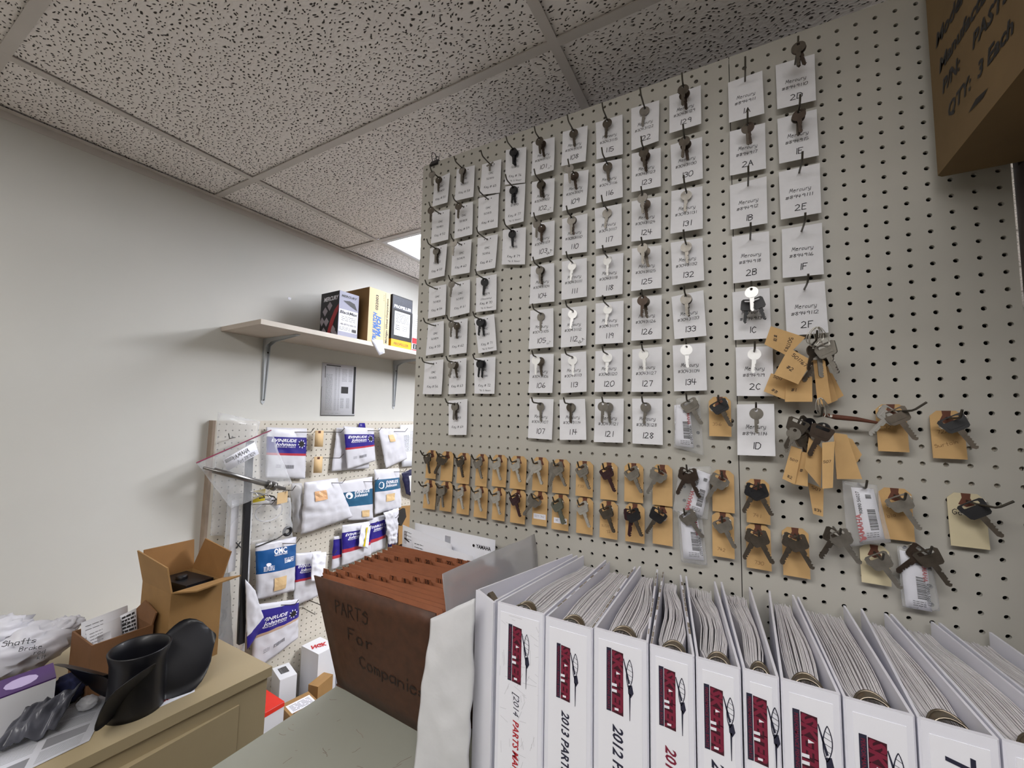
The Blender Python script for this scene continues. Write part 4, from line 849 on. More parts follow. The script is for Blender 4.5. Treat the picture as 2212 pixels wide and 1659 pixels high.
for s, x, y, h_, fit_ in (('QTY:  3 Each',2.1,2.35,.72,6.2), ('P/N:    PAST365',1.6,4.1,.72,7.9), ('Manufacturer',1.4,5.5,.72,6.9), ('Model',1.2,7.2,.75,3.4)):
    m_ = MB(); put(m_, ftext(s, .03, .2), f, x, y, h_, ang=-.06, center=False, fit=fit_); P(m_, 'lettering_line', M_blackprint, t)
m_ = MB(); m_.box((bx0+.3,by0+8.5,bz0-.02),(bx1-.2,by0+11.2,bz0)); P(m_, 'tape', M_tan, t)
m_ = MB(); m_.add([f(4.2,1.15), f(5.6,.95), f(6.1,1.1), f(5.0,1.35)], [(0,1,2,3)]); P(m_, 'torn_patch', M_dark, t)

# ================================================================ BEIGE CABINET AND WHAT STANDS ON IT
CT = -56.0
t = TH('metal_cabinet', 'beige metal cabinet along the left wall, under the propeller', 'cabinet', (-30, -35, -88.6))
fx = lambda y: -17.7 + (y+2.8)*.123*.45
m_ = MB(); m_.prism([(fx(-2.8),-2.8,CT-1.0),(WP(-3,.2,0).x,-2.8,CT-1.0),(WP(-80,.2,0).x,-80,CT-1.0),(fx(-80),-80,CT-1.0)], (0,0,1.0)); P(m_, 'top', M_beige, t)
m_ = MB(); m_.prism([(fx(-2.8)-.35,-3.1,-88.6),(WP(-3,.2,0).x,-3.1,-88.6),(WP(-80,.2,0).x,-80,-88.6),(fx(-80)-.35,-80,-88.6)], (0,0,CT-1.0+88.6)); P(m_, 'body', M_beige, t)
for k in range(2):
    m_ = MB(); z = -72.5-15*k; m_.box((fx(-40)-.6,-44,z),(fx(-10)+.05,-6,z+14)); d = P(m_, 'drawer', M_beige, t); m_ = MB(); m_.box((fx(-20),-29,z+9),(fx(-20)+.7,-21,z+9.6)); P(m_, 'handle', M_nickel, d)
# tall open carton
def walls(m_, x0, x1, y0, y1, z0, z1, th, base=True):
    m_.box((x0,y0,z0),(x1,y0+th,z1)); m_.box((x0,y1-th,z0),(x1,y1,z1)); m_.box((x0,y0+th,z0),(x0+th,y1-th,z1)); m_.box((x1-th,y0+th,z0),(x1,y1-th,z1))
    if base: m_.box((x0+th,y0+th,z0),(x1-th,y1-th,z0+th))
t = TH('carton', 'tall open kraft carton at the wall end of the beige cabinet', 'box', (-29,-7,CT))
x0, x1, y0, y1, z1 = -32.7, -25.6, -9.9, -4.7, -47.3
m_ = MB(); walls(m_, x0, x1, y0, y1, CT, z1, .18); P(m_, 'body', M_carton, t)
m_ = MB(); m_.prism([(x0,y0,z1),(x0+.18,y0,z1),(x0-.3,y0,z1+3.5),(x0-.48,y0,z1+3.5)], (0,y1-y0,0)); P(m_, 'flap', M_carton2, t)
m_ = MB(); m_.prism([(x0,y0,z1),(x1,y0,z1),(x1-.3,y0-.5,z1+2.9),(x0-.8,y0-.5,z1+3.5)], (0,.16,0)); P(m_, 'flap', M_carton, t)
m_ = MB(); m_.prism([(x0,y1-.16,z1),(x1,y1-.16,z1),(x1+.3,y1+.5,z1+3.1),(x0+1.5,y1+.4,z1+3.8)], (0,.16,0)); P(m_, 'flap', M_carton2, t)
m_ = MB(); m_.prism([(x1,y0+.1,z1),(x1,y1-.1,z1),(x1+2.3,y1+.8,z1+.5),(x1+1.9,y0+1.6,z1+.1)], (0,0,.16)); P(m_, 'flap', M_carton, t)
m_ = MB(); m_.box((x1-5.9,y0-.02,CT+5.5),(x1-4.6,y0,CT+6.2)); P(m_, 'sticker', M_insert, t)
t = TH('black_part', 'black boxed engine part sticking up in the tall carton', 'part', (-29,-7,z1-3))
m_ = MB(); m_.obox((x0+1.0,y0+1.2,z1-4.5),(5.2,.6,0),(-.2,2.9,0),(0,0,4.6)); P(m_, 'body', M_black, t); m_ = MB(); m_.lathe([(0,.4),(.5,.4),(.6,.3),(.6,0)], (x0+3.2,y0+2.6,z1+.1), (0,0,1), 20); P(m_, 'cap', M_black, t)
m_ = MB(); m_.obox((x0+2.0,y0+1.28,z1-1.4),(1.6,.18,0),(0,.02,0),(0,-.05,.9)); P(m_, 'label_sheet', M_insert, t)
# small open box with leaflets
t = TH('carton', 'short brown open box holding white leaflets', 'box', (-30,-13,CT)); x0, x1, y0, y1, z1 = -32.9, -27.5, -15.5, -10.5, -50.7
m_ = MB(); walls(m_, x0, x1, y0, y1, CT, z1, .16); P(m_, 'body', M_smallbox, t)
m_ = MB(); m_.prism([(x0+.2,y1-.2,z1),(x1,y1-.2,z1),(x1,y1+.1,z1+1.2),(x0+2.5,y1+.1,z1+1.9)], (0,.14,0)); P(m_, 'flap', M_smallbox, t)
for k, (c, lab) in enumerate([([(-32.4,-15.0,-49.9),(-32.4,-11.2,-49.5),(-31.2,-11.2,-53.5),(-31.2,-15.0,-53.5)], 'rear leaflet in the short brown box'), ([(-30.9,-15.0,-50.4),(-30.9,-12.3,-50.0),(-29.3,-12.3,-53),(-29.3,-15.0,-53)], 'white printed leaflet at the front of the short brown box'), ([(-31.2,-12.2,-50.0),(-31.0,-10.9,-49.6),(-30.0,-10.9,-52.5),(-30.2,-12.2,-52.5)], 'patterned leaflet at the far end of the short brown box')]):
    s_ = Sheet(c, (1,0,.4)); m_ = MB(); s_.mesh_into(m_, 1, 1, .06); b_ = MB(); lines(b_, s_.fn(.02), s_.W*.08, s_.H*.2, s_.W*.45, s_.H*.9, 7, .06, seed=k)
    if k == 2: lines(b_, s_.fn(.02), .1, .3, s_.W-.1, s_.H-.3, 6, .22, seed=9)
    o = TH('leaflet', lab, 'leaflet', c[0], 'leaflets in the short brown box'); P(m_, 'sheet', M_paper, o); P(b_, 'printing', M_greyprint if k < 2 else M_blackprint, o)
# propeller
pc = V((-22.4,-13.5,CT)); t = TH('boat_propeller', 'black three bladed outboard propeller standing on its hub', 'propeller', tuple(pc))
m_ = MB(); tilt = V((.02,.0,1)).normalized()
m_.lathe([(2.0,0),(2.3,0),(2.26,.6),(2.15,2.0),(2.12,3.6),(2.18,4.7),(2.42,5.7),(2.36,5.8),(2.2,5.7),(2.02,4.8),(1.95,3.5),(1.95,.1),(2.0,0)], pc, tilt, 48); P(m_, 'hub', M_black, t)
m_ = MB(); m_.lathe([(.95,.4),(.95,2.6),(.8,2.8),(.5,2.8),(.5,.4)], pc, tilt, 24)
for k in range(3):
    a = k*2.094+.5; m_.box((0,0,0),(0,0,0)) if False else m_.plank((pc.x+.9*math.cos(a), pc.y+.9*math.sin(a)), (pc.x+2.0*math.cos(a), pc.y+2.0*math.sin(a)), .25, CT+.4, CT+2.5)
P(m_, 'inner_hub', M_black, t)
def pblade(th0, up0, pitch, L, name, twist=.45, ws=1):
    m_ = MB(); nr, nc = 10, 8; F_, B_ = [], []
    rad = V((math.cos(th0), math.sin(th0), 0)); tan = V((-math.sin(th0), math.cos(th0), 0))
    for i in range(nr+1):
        q = i/nr; r_ = 1.9+L*q; wd_ = ws*2.15*(.8+.9*math.sin(math.pi*(q*.62+.12)))*math.sqrt(max(0, 1-max(0, (q-.45)/.56)**2.4)); ph = pitch-twist*q
        ch = tan*math.cos(ph)+V((0,0,1))*math.sin(ph); nn = rad.cross(ch).normalized()
        for j in range(nc+1):
            u = j/nc*2-1; c_ = pc + rad*r_ + V((0,0,2.6+up0*q)) + ch*(wd_*u) - nn*(.55*(u*u)*wd_/2.5) + rad*(-.25*u*u)
            tk = (.18*(1-q)+.05)*(1-u*u*.85); F_.append(c_+nn*tk); B_.append(c_-nn*tk)
    k = len(F_); fs = []
    for i in range(nr):
        for j in range(nc):
            a, b = i*(nc+1)+j, (i+1)*(nc+1)+j; fs += [(a,b,b+1,a+1), (k+a,k+a+1,k+b+1,k+b)]
    per = [j for j in range(nc+1)] + [i*(nc+1)+nc for i in range(1, nr+1)] + [nr*(nc+1)+j for j in range(nc-1, -1, -1)] + [i*(nc+1) for i in range(nr-1, 0, -1)]
    for e in range(len(per)): a, b = per[e], per[(e+1) % len(per)]; fs.append((a, k+a, k+b, b))
    m_.add(F_+B_, fs, 0, True); P(m_, name, M_black, t)
pblade(math.radians(85), 1.5, math.radians(55), 4.7, 'blade', .1); pblade(math.radians(216), 1.7, math.radians(52), 4.7, 'blade', .1); pblade(math.radians(322), 1.9, math.radians(54), 4.0, 'blade', .05, .85)
# papers under the propeller
def flat(c, z, name, mats, lab, cat, group=None, prn=None, thick=.02):
    q = [(p[0], p[1], z) for p in c]; s_ = Sheet(q, (0,0,1)); m_ = MB(); s_.mesh_into(m_, 1, 1, thick); o = TH(name, lab, cat, q[0], group); P(m_, 'sheet', mats, o)
    if prn: b_ = MB(); prn(b_, s_); P(b_, 'printing', M_greyprint, o)
    return o, s_
o, s_ = flat([(-23.5,-11.5),(-21.9,-8.6),(-20.2,-9.4),(-20.6,-13.5)], CT+.04, 'leaflet', M_paper, 'small white leaflet lettered in red under the propeller blade', 'leaflet')
m_ = MB(); put(m_, ftext('YAMAHA', .02), lambda p, q: V((-20.95,-11.3,CT+.06))+V((.08,.99,0))*p+V((-.99,.08,0))*q, 0, 0, .34, fit=2.2); P(m_, 'red_logo', M_red, o)
def prn_news(b_, s_):
    f = s_.fn(.01); rnd = random.Random(3)
    for i in range(5):
        for j in range(5):
            x, y = s_.W*(.04+.19*i), s_.H*(.03+.19*j); 
            if rnd.random() < .2: b_.add([f(x,y), f(x+s_.W*.16,y), f(x+s_.W*.16,y+s_.H*.14), f(x,y+s_.H*.14)], [(0,1,2,3)])
            else: lines(b_, f, x, y, x+s_.W*.16, y+s_.H*.16, 9, .05, seed=i*7+j, broken=False)
flat([(-38,-28),(-27.5,-13.2),(-20.6,-17.2),(-20.9,-34)], CT+.07, 'newspaper', M_paper, 'printed newspaper sheet spread under the propeller and wrapper', 'paper', None, prn_news)
# purple and white box
t = TH('carton', 'white box with purple printed lid at the lower left corner', 'box', (-34,-19,CT))
bx = [V((-26.8,-18.0,CT+.12)), V((-30.2,-17.4,CT+.12)), V((-30.4,-28,CT+.12)), V((-26.9,-28.6,CT+.12))]
m_ = MB(); m_.prism(bx, (0,0,3.6)); P(m_, 'body', M_boxwhite, t); m_ = MB(); q = [p+V((0,0,3.62)) for p in bx]; m_.prism(q, (0,0,.12)); P(m_, 'lid', M_purple, t)
m_ = MB(); e1, e2 = (q[1]-q[0]), (q[3]-q[0]); f = lambda p, r: q[0]+e1*p+e2*r+V((0,0,.14))
for cx, cy in ((.45,.2),(.5,.48),(.45,.75)): m_.add([f(cx+.3*math.cos(a*.5236), cy+.1*math.sin(a*.5236)) for a in range(12)], [tuple(range(12))])
P(m_, 'lid_picture', mat('pale_purple', 'b9a9cf', .5), t)
m_ = MB(); n_ = (bx[3]-bx[0]).normalized(); out = V((n_.y,-n_.x,0)); out = out if out.x > 0 else -out; barcode(m_, lambda p, r: bx[0]+n_*p+out*.02+V((0,0,r)), 3.6, .9, 5.2, 2.2); P(m_, 'printing', M_blackprint, t)
# crumpled white bag
def blob(c, r, sq, seed, amp=.3, freq=.5, nu=32, nv=20):
    m_ = MB(); vs = []; c = V(c)
    for j in range(nv+1):
        ph = math.pi*j/nv
        for i in range(nu):
            a = 2*math.pi*i/nu; d = V((math.cos(a)*math.sin(ph)*sq[0], math.sin(a)*math.sin(ph)*sq[1], math.cos(ph)*sq[2])); q = V((d.x*1.7*freq*2, d.y*1.7*freq*2, d.z*2.2*freq*2+seed))
            k_ = 1+amp*(1-2*abs(noise.noise(q)))*.6+amp*.6*noise.noise(q*2.3); vs.append(c+d*r*k_)
    fs = [(j*nu+i, (j+1)*nu+i, (j+1)*nu+(i+1) % nu, j*nu+(i+1) % nu) for j in range(nv) for i in range(nu)]; m_.add(vs, fs, 0, True); return m_
t = TH('plastic_bag', 'crumpled white plastic bag with black handwriting against the left wall', 'bag', (-36,-17,CT+3.7))
m_ = blob((-35.9,-19.3,-51.9), 3.2, (.9,1.3,.62), 3.0, .4, .7); P(m_, 'bag_body', M_poly, t)
m_ = blob((-37.0,-20.4,-50.2), 2.2, (.8,1.15,.6), 8.0, .5, 1.1); P(m_, 'bag_top', M_poly, t)
m_ = blob((-35.9,-15.6,-51.0), 1.3, (.9,1.1,.55), 2.0, .6, 1.4); P(m_, 'bag_knot', M_poly, t)
m_ = MB(); O = V((-32.6,-19.1,-50.6)); U_, V2 = V((.1,.97,-.22)), V((-.55,.1,.8))
f = lambda p, q: O+U_*p+V2*q
put(m_, hand('Shafts', .12, .2), f, -.2, .3, .5); put(m_, hand('Brake', .12, .2), f, .6, -.35, .4); put(m_, hand('red', .12, .2), f, 1.2, -.85, .36); put(m_, hand('kit', .12, .2), f, 1.4, -1.35, .34); P(m_, 'writing', M_ink, t)
t = ONE(blob((-28.9,-16.5,CT+1.35), 1.3, (.9,.8,.95), 5.0, .3), 'cloth', M_navycloth, 'dark navy cloth bundle between the purple box and the short brown box', 'cloth', (-29.4,-15.9,CT+1.5))
m_ = blob((-32.2,-23.6,CT+1.5), 1.3, (.9,1.6,1.0), 6.0, .4); ONE(m_, 'dark_wrapper', M_greydark, 'dark plastic bundle under the white bag beside the purple lidded box', 'bag', (-37.5,-24.5,CT+4.9))
s_ = Sheet([(-26.6,-19.6,CT+1.8),(-25.9,-16.4,CT+2.6),(-23.6,-18.6,CT+.7),(-24.6,-22.5,CT+.6)], (.3,-.2,1), bulge=.5, crum=.75, seed=4, freq=1.0); m_ = MB(); s_.mesh_into(m_, 26, 18, .2)
ONE(m_, 'plastic_wrapper', M_greydark, 'crumpled grey plastic wrapper in front of the propeller', 'wrapper', (-26,-18,CT+.3))
t = ONE(blob((-25.9,-15.9,CT+.7), .75, (1.0,.9,.7), 9.0, .25), 'plastic_wrapper', M_clear2, 'small cloudy plastic wad beside the propeller hub', 'wrapper', (-23.6,-16.3,CT+1.0))
# ================================================================ WALL SHELF
t = TH('wall_shelf', 'long pale board shelf on the left wall', 'shelf', tuple(WP(30,6,-13.6)))
m_ = MB(); m_.prism([WP(1.6,.02,-13.35), WP(62,.02,-13.35), WP(62,11.9,-13.35), WP(1.6,11.9,-13.35)], (0,0,-.72)); P(m_, 'shelf_board', M_shelf, t)
m_ = MB(); m_.prism([WP(1.6,11.9,-13.33), WP(62,11.9,-13.33), WP(62,11.95,-13.33), WP(1.6,11.95,-13.33)], (0,0,-.76)); P(m_, 'edge_strip', M_shelfe, t)
for k, s0 in enumerate((8.9, 39.0)):
    t = TH('shelf_bracket', ['grey metal bracket under the left end of the wall shelf', 'grey metal bracket under the wall shelf near the key board'][k], 'bracket', tuple(WP(s0,0,-14.2)), 'shelf brackets')
    m_ = MB(); n = 8; pr = []
    def wq(s, o, z): return WP(s0+s, o, z)
    L = [(.62,-14.15),(.6,-16),(.5,-20),(.32,-25.3),(0,-25.7),(-.32,-25.3),(-.5,-20),(-.6,-16),(-.62,-14.15)]
    m_.prism([wq(a,.02,z) for a, z in L], WN*.1)
    for sg in (-1, 1): m_.prism([wq(sg*.5,.1,-14.4), wq(sg*.5,.55,-14.6), wq(sg*.18,.3,-25), wq(sg*.18,.1,-25)], WD*.08)
    P(m_, 'wall_leg', M_bracket, t)
    m_ = MB(); m_.prism([wq(-.6,.1,-14.1), wq(.6,.1,-14.1), wq(.3,9.6,-14.1), wq(-.3,9.6,-14.1)], (0,0,-.1))
    for sg in (-1, 1): m_.prism([wq(sg*.5,.1,-14.2), wq(sg*.5,.1,-15.9), wq(sg*.45,.7,-15.3), wq(sg*.4,2.2,-14.7), wq(sg*.2,9.2,-14.25), wq(sg*.2,9.4,-14.2)], WD*.08)
    P(m_, 'shelf_arm', M_bracket, t)
    for a, z in ((-.3,-16.6),(.3,-16.5),(0,-24.9)): m_ = MB(); m_.lathe([(0,.18),(.13,.16),(.16,.1)], wq(a,0,z), WN, 8); P(m_, 'screw', M_dark, t)
SZ = -13.3
def wbox(name, s0, s1, o0, o1, h, mats, lab, cat, group, rot=0, faces=None):
    """box on the wall shelf: its own frame a along the wall, b out of the wall"""
    c_ = WP((s0+s1)/2, (o0+o1)/2, SZ); U_ = (WD*math.cos(rot)+WN*math.sin(rot)); W_ = (WN*math.cos(rot)-WD*math.sin(rot)); a, b = (s1-s0)/2, (o1-o0)/2
    t = TH(name, lab, cat, tuple(c_), group); m_ = MB(); m_.prism([c_-U_*a-W_*b, c_+U_*a-W_*b, c_+U_*a+W_*b, c_-U_*a+W_*b], (0,0,h)); P(m_, 'body', mats, t)
    front = lambda p, q, d=.03: c_-U_*a+W_*(b+d)+U_*p+Z_*q; left = lambda p, q, d=.03: c_-U_*(a+d)-W_*b+W_*p+Z_*q
    return t, front, left
GX = 'parts boxes on the wall shelf'
t, F_, L_ = wbox('parts_box', 15.9, 20.1, 4.6, 9.9, 8.6, M_blackprint, 'black checkered propeller box at the left of the wall shelf', 'box', GX)
a, b, c, d = MB(), MB(), MB(), MB()
put(a, ftext('MERCURY', .03, .3), L_, 3.0, 7.0, .75, fit=4.3, ang=.02)
for k, (x, y) in enumerate([(1.4,5.1),(.55,3.3),(1.9,3.1),(1.2,1.3),(.3,.8),(3.9,1.5),(4.6,.5),(2.7,6.0)]): r_ = .95; c.add([L_(max(x-r_*.8,.02),y), L_(x,max(y-r_,.05)), L_(min(x+r_*.8,5.28),y), L_(x,y+r_*.85)], [(0,1,2,3)], 0)
b.add([L_(2.1,.05,.045), L_(3.0,.05,.045), L_(3.6,1.9,.045), L_(4.4,3.6,.045), L_(5.25,4.9,.045), L_(5.25,6.1,.045), L_(4.2,5.2,.045), L_(3.1,3.3,.045), L_(2.5,1.6,.045)], [tuple(range(9))])
P(a, 'lettering', M_insert, t); P(b, 'red_blade_print', mat('red_blade', 'a3121c', .35), t); P(c, 'checker_print', mat('checker_grey', '9c949c', .5), t)
m_ = MB(); m_.add([F_(0,0), F_(4.2,0), F_(4.2,8.6), F_(0,8.6)], [(0,1,2,3)]); P(m_, 'front_print', mat('pale_lilac_print', '9d9db2', .5), t)
m_ = MB(); m_.add([F_(.1,1.2,.045), F_(4.1,1.2,.045), F_(4.1,5.3,.045), F_(.1,5.3,.045)], [(0,1,2,3)]); P(m_, 'label_sheet', M_insert, t)
m_ = MB(); f = lambda p, q: F_(p,q,.06); put(m_, ftext('BlackMax', .03, .2), f, 2.1, 4.5, .55, fit=3.8); lines(m_, f, .6, 3.1, 3.6, 4.1, 3, .07, seed=3); put(m_, ftext('48-897614A10', .01), f, 2.1, 2.4, .35, fit=3.3); barcode(m_, f, 2.9, 1.35, 3.9, 1.95); lines(m_, f, .2, 1.4, 2.6, 2.1, 3, .06)
put(m_, ftext('MERCURY', .03, .3), f, 2.1, 7.6, .4, fit=3.4); m_.add([f(.8,6.9), f(2.3,6.2), f(3.9,5.6), f(3.3,6.8), f(2.2,7.1)], [(0,1,2,3,4)]); P(m_, 'printing', M_blackprint, t)
t, F_, L_ = wbox('parts_box', 21.3, 26.5, 1.0, 11.3, 10.6, M_carton, 'tall kraft box lettered in blue on the wall shelf', 'box', GX)
m_ = MB(); m_.add([F_(0,0), F_(5.2,0), F_(5.2,10.6), F_(0,10.6)], [(0,1,2,3)]); P(m_, 'front_print', mat('cream_print', 'd2c096', .6), t)
m_ = MB(); put(m_, ftext('TRUE MATCH', .05, .25), lambda p, q: F_(p,q,.05), 2.0, 3.2, .85, ang=math.pi/2, fit=5.6); put(m_, ftext('MATCH', .06, .2), lambda p, q: F_(p,q,.05), 3.0, 3.4, .95, ang=math.pi/2, fit=4.0); P(m_, 'blue_lettering', mat('blue_print', '1c65b5', .5), t)
m_ = MB(); g = lambda p, q: F_(p,q,.05); put(m_, ftext('022003', .02), g, 2.2, 8.0, .6, ang=math.pi/2, fit=3.0); put(m_, ftext('Michigan Wheel Corporation', .02), g, 4.75, 4.9, .5, ang=math.pi/2, fit=9.0); lines(m_, g, 3.4, 8.6, 3.8, 10, 4, .05); m_.add([g(3.95,.2), g(4.0,.2), g(4.0,10.4), g(3.95,10.4)], [(0,1,2,3)]); P(m_, 'printing', M_ink2, t)
t, F_, L_ = wbox('parts_box', 27.4, 33.0, 3.5, 11.0, 10.9, M_blackprint, 'black box with yellow base band on the wall shelf', 'box', GX)
m_ = MB(); m_.box((0,0,0),(0,0,0)); m_ = MB(); m_.add([F_(0,0), F_(5.6,0), F_(5.6,1.7), F_(0,1.7)], [(0,1,2,3)]); m_.add([L_(0,0), L_(0,1.7), L_(7.5,1.7), L_(7.5,0)], [(0,1,2,3)]); P(m_, 'yellow_band', M_orange, t)
m_ = MB(); m_.add([F_(.7,2.6), F_(5.0,2.6), F_(5.0,7.6), F_(.7,7.6)], [(0,1,2,3)]); put(m_, ftext('PROPELLER', .03), F_, 2.9, 8.3, .6, fit=4.8); P(m_, 'label_sheet', M_insert, t)
m_ = MB(); g = lambda p, q: F_(p,q,.05); lines(m_, g, 1.0, 5.2, 4.7, 7.2, 6, .09); lines(m_, g, 3.0, 3.6, 4.6, 4.8, 3, .09); lines(m_, g, 1.0, 3.6, 2.2, 4.8, 3, .14); put(m_, ftext('PROPELLER', .0), g, 2.8, .55, .55, fit=4.0); P(m_, 'printing', M_ink2, t)
m_ = MB(); m_.add([F_(.1,8.0,.02), F_(5.5,8.0,.02), F_(5.5,10.7,.02), F_(.1,10.7,.02)], [(0,1,2,3)]); P(m_, 'grey_print', mat('speckled_grey', '3c3f49', .5, var=.5, scale=300), t)
t, F_, L_ = wbox('parts_box', 33.6, 36.6, 4.0, 10.6, 8.2, M_boxwhite, 'white box with a red band and number 1 beside the yellow banded one', 'box', GX)
m_ = MB(); m_.add([F_(.1,1.8), F_(1.9,1.8), F_(1.9,3.0), F_(.1,3.0)], [(0,1,2,3)]); m_.add([F_(.1,.3), F_(1.9,.3), F_(1.9,.5), F_(.1,.5)], [(0,1,2,3)]); P(m_, 'red_band', M_red, t)
m_ = MB(); m_.add([F_(.4,.6), F_(1.5,.6), F_(1.5,1.7), F_(.4,1.7)], [(0,1,2,3)]); lines(m_, F_, .3, 3.8, 1.8, 7.4, 8, .07); P(m_, 'printing', M_blackprint, t); m_ = MB(); put(m_, ftext('1', .04), lambda p, q: F_(p,q,.05), .95, .8, .7); P(m_, 'number', M_insert, t)
t, F_, L_ = wbox('parts_box', 37.3, 41.5, 5.0, 10.4, 8.4, M_boxwhite, 'plain white box half hidden behind the key board edge', 'box', GX)
m_ = MB(); s_ = Sheet([WP(21.6,11.99,-12.9), WP(24.4,12.0,-12.6), WP(25.0,12.1,-15.0), WP(23.6,12.1,-15.7)], WN, crum=.05, seed=2); s_.mesh_into(m_, 3, 3, .02); ONE(m_, 'paper_scrap', M_paper, 'torn white paper scrap hanging over the shelf edge', 'paper', tuple(WP(23,12,-13)))
m_ = MB(); m_.prism([WP(12.2,.0,-5.6), WP(12.8,0,-5.6), WP(12.7,0,-6.1), WP(12.2,0,-6.0)], WN*.05); ONE(m_, 'sticker', M_insert, 'tiny white paint chip on the wall left of the shelf boxes', 'sticker', tuple(WP(12.4,0,-5.8)))

# printed notice on the wall
t = TH('notice', 'black and white printed notice sheet under the wall shelf', 'notice', tuple(WP(24,.1,-16.9)))
s_ = Sheet([WP(19.9,.1,-16.9), WP(28.0,.1,-16.7), WP(28.1,.1,-27.4), WP(20.1,.1,-27.5)], WN); m_ = MB(); s_.mesh_into(m_, 1, 1, .05); P(m_, 'sheet', M_paper, t)
f = s_.fn(.02); W, H = s_.W, s_.H; a, b = MB(), MB()
for q in [((W-.65,.4),(W-.1,.4),(W-.1,H-.2),(W-.65,H-.2)), ((0,0),(W,0),(W,.12),(0,.12)), ((0,0),(.08,0),(.08,H*.55),(0,H*.55)), ((.9,H-.5),(4.2,H-.5),(4.2,H-.3),(.9,H-.3)), ((4.5,H-6.0),(6.2,H-6.0),(6.2,H-4.6),(4.5,H-4.6)), ((.65,H-3),(.78,H-3),(.78,H-.6),(.65,H-.6))]: a.add([f(*p) for p in q], [(0,1,2,3)])
P(a, 'black_print', M_blackprint, t)
for x, wd_, z0, z1, n in ((.9,1.5,1.0,H-2.2,30),(2.9,.5,1.0,H-.7,36),(3.7,.4,1.0,H-.7,36),(4.6,1.2,H-3.6,H-.9,10),(6.2,.8,H-3.6,H-.9,10),(4.4,.8,1.5,H-7,12),(5.8,.8,1.5,H-7,12),(1.0,3.5,.3,.6,1)): lines(b, f, x, z0, x+wd_, z1, n, .07, seed=int(x*10))
P(b, 'printing', M_greyprint, t)

# ================================================================ WALL PEGBOARD
t = TH('wall_pegboard', 'cream pegboard on the left wall behind the hanging parts bags', 'pegboard', tuple(WP(30,0,-50)))
m_ = MB(); holes(m_, WP(0,1.25,0), WD, Z_, WN, [1.9+k for k in range(62)], [-29.1-k for k in range(46)], 1.35, 63.6, -75, -28.5, .115, .2); P(m_, 'board_panel', M_peg2, t)
m_ = MB(); m_.prism([WP(.95,0,-75), WP(1.35,0,-75), WP(1.35,1.3,-75), WP(.95,1.3,-75)], (0,0,46.5)); P(m_, 'side_rail', mat('rail_wood', 'a08f80', .7, var=.15, scale=20), t)
m_ = MB(); m_.prism([WP(1.35,0,-28.6), WP(63.6,0,-28.6), WP(63.6,1.05,-28.6), WP(1.35,1.05,-28.6)], (0,0,-.6)); m_.prism([WP(1.35,.02,-75), WP(63.6,.02,-75), WP(63.6,.1,-75), WP(1.35,.1,-75)], (0,0,46), 1); P(m_, 'rail_and_hole_shade', [M_peg2, M_dark], t)  # rail, plus a dark sheet that paints the shade behind the holes
HW = None
def whook(s, z, lab, L=5, side=2.6, drop=0, name='peg_hook'):
    m_ = MB(); p = [WP(s, .9, z), WP(s, 2.0, z), WP(s+side*.3, L*.6, z+drop), WP(s+side*.85, L, z+drop), WP(s+side, L+.4, z+.8+drop)]
    m_.tube(p, .07, 6); return ONE(m_, name, M_hook, lab, 'hook', tuple(WP(s,1,z)), 'hooks in the wall pegboard')
def bag(c, off, lab, bands=(), mats=(M_poly,), bulge=1.0, crum=.5, seed=0, prints=None, labels=(), hk=True, n=18, m=22, freq=.5, name='parts_bag', topx=.5, group='parts bags on the wall pegboard'):
    q = [WP(s, off, z) for s, z in c]; t = TH(name, lab, 'bag', tuple(q[0]), group); s_ = Sheet(q, WN, bulge=bulge*.6, crum=crum*.45, seed=seed, freq=freq)
    m_ = MB(); s_.mesh_into(m_, n, m, .05, bands); P(m_, 'bag_body', list(mats), t)
    if prints:
        for nm, mt, fn_ in prints: b_ = MB(); fn_(b_, s_.fn(.05), s_.W, s_.H); P(b_, nm, mt, t)
    for k, (u0, v0, u1, v1, mt) in enumerate(labels):
        b_ = MB(); nn = 3; vs = [s_.at(u0+(u1-u0)*i/nn, v0+(v1-v0)*j/nn, .13) for j in range(nn+1) for i in range(nn+1)]; b_.add(vs, [(j*4+i, (j+1)*4+i, (j+1)*4+i+1, j*4+i+1) for j in range(3) for i in range(3)]); P(b_, 'price_label', mt, t)
    if hk: p = s_.at(topx, .06); s0 = (p-V((-43.836,0,0))).dot(WD); whook(s0, p.z-.2, 'hook that carries the '+lab, off+2.2)
    return s_
EJ = [('lettering', M_insert, lambda b, f, W, H: (put(b, ftext('EVINRUDE', .022, .3), f, W*.4, H*.72, H*.06, fit=W*.62), put(b, ftext('Johnson', .022, .3), f, W*.42, H*.645, H*.06, fit=W*.52), put(b, ftext('GENUINE PARTS', .01), f, W*.42, H*.61, H*.022, fit=W*.5), [b.add([f(W*.84+W*.09*math.cos(k*.7854)*r, H*.69+W*.09*math.sin(k*.7854)*r) for r in (1.0,) ] + [f(W*.84+W*.115*math.cos(k*.7854+.25), H*.69+W*.115*math.sin(k*.7854+.25)), f(W*.84+W*.06*math.cos(k*.7854+.4), H*.69+W*.06*math.sin(k*.7854+.4))], [(0,1,2)]) for k in range(8)])),
      ('black_seal', M_blackprint, lambda b, f, W, H: b.add([f(W*.84+W*.075*math.cos(k*.5236), H*.69+W*.075*math.sin(k*.5236)) for k in range(12)], [tuple(range(12))])),
      ('printing', M_greyprint, lambda b, f, W, H: (barcode(b, f, W*.4, H*.2, W*.65, H*.27), lines(b, f, W*.2, H*.2, W*.32, H*.27, 3, H*.01)))]
BJ = ((.18,.50,1),(.50,.565,2)); BM = (M_poly, M_blue, M_bandred)
bag([(8.8,-29.6),(16.2,-29.9),(16.4,-39.2),(9.2,-38.2)], 2.0, 'blue and red banded parts bag right of the zip bag', BJ, BM, 1, .35, 1, EJ, topx=.62)
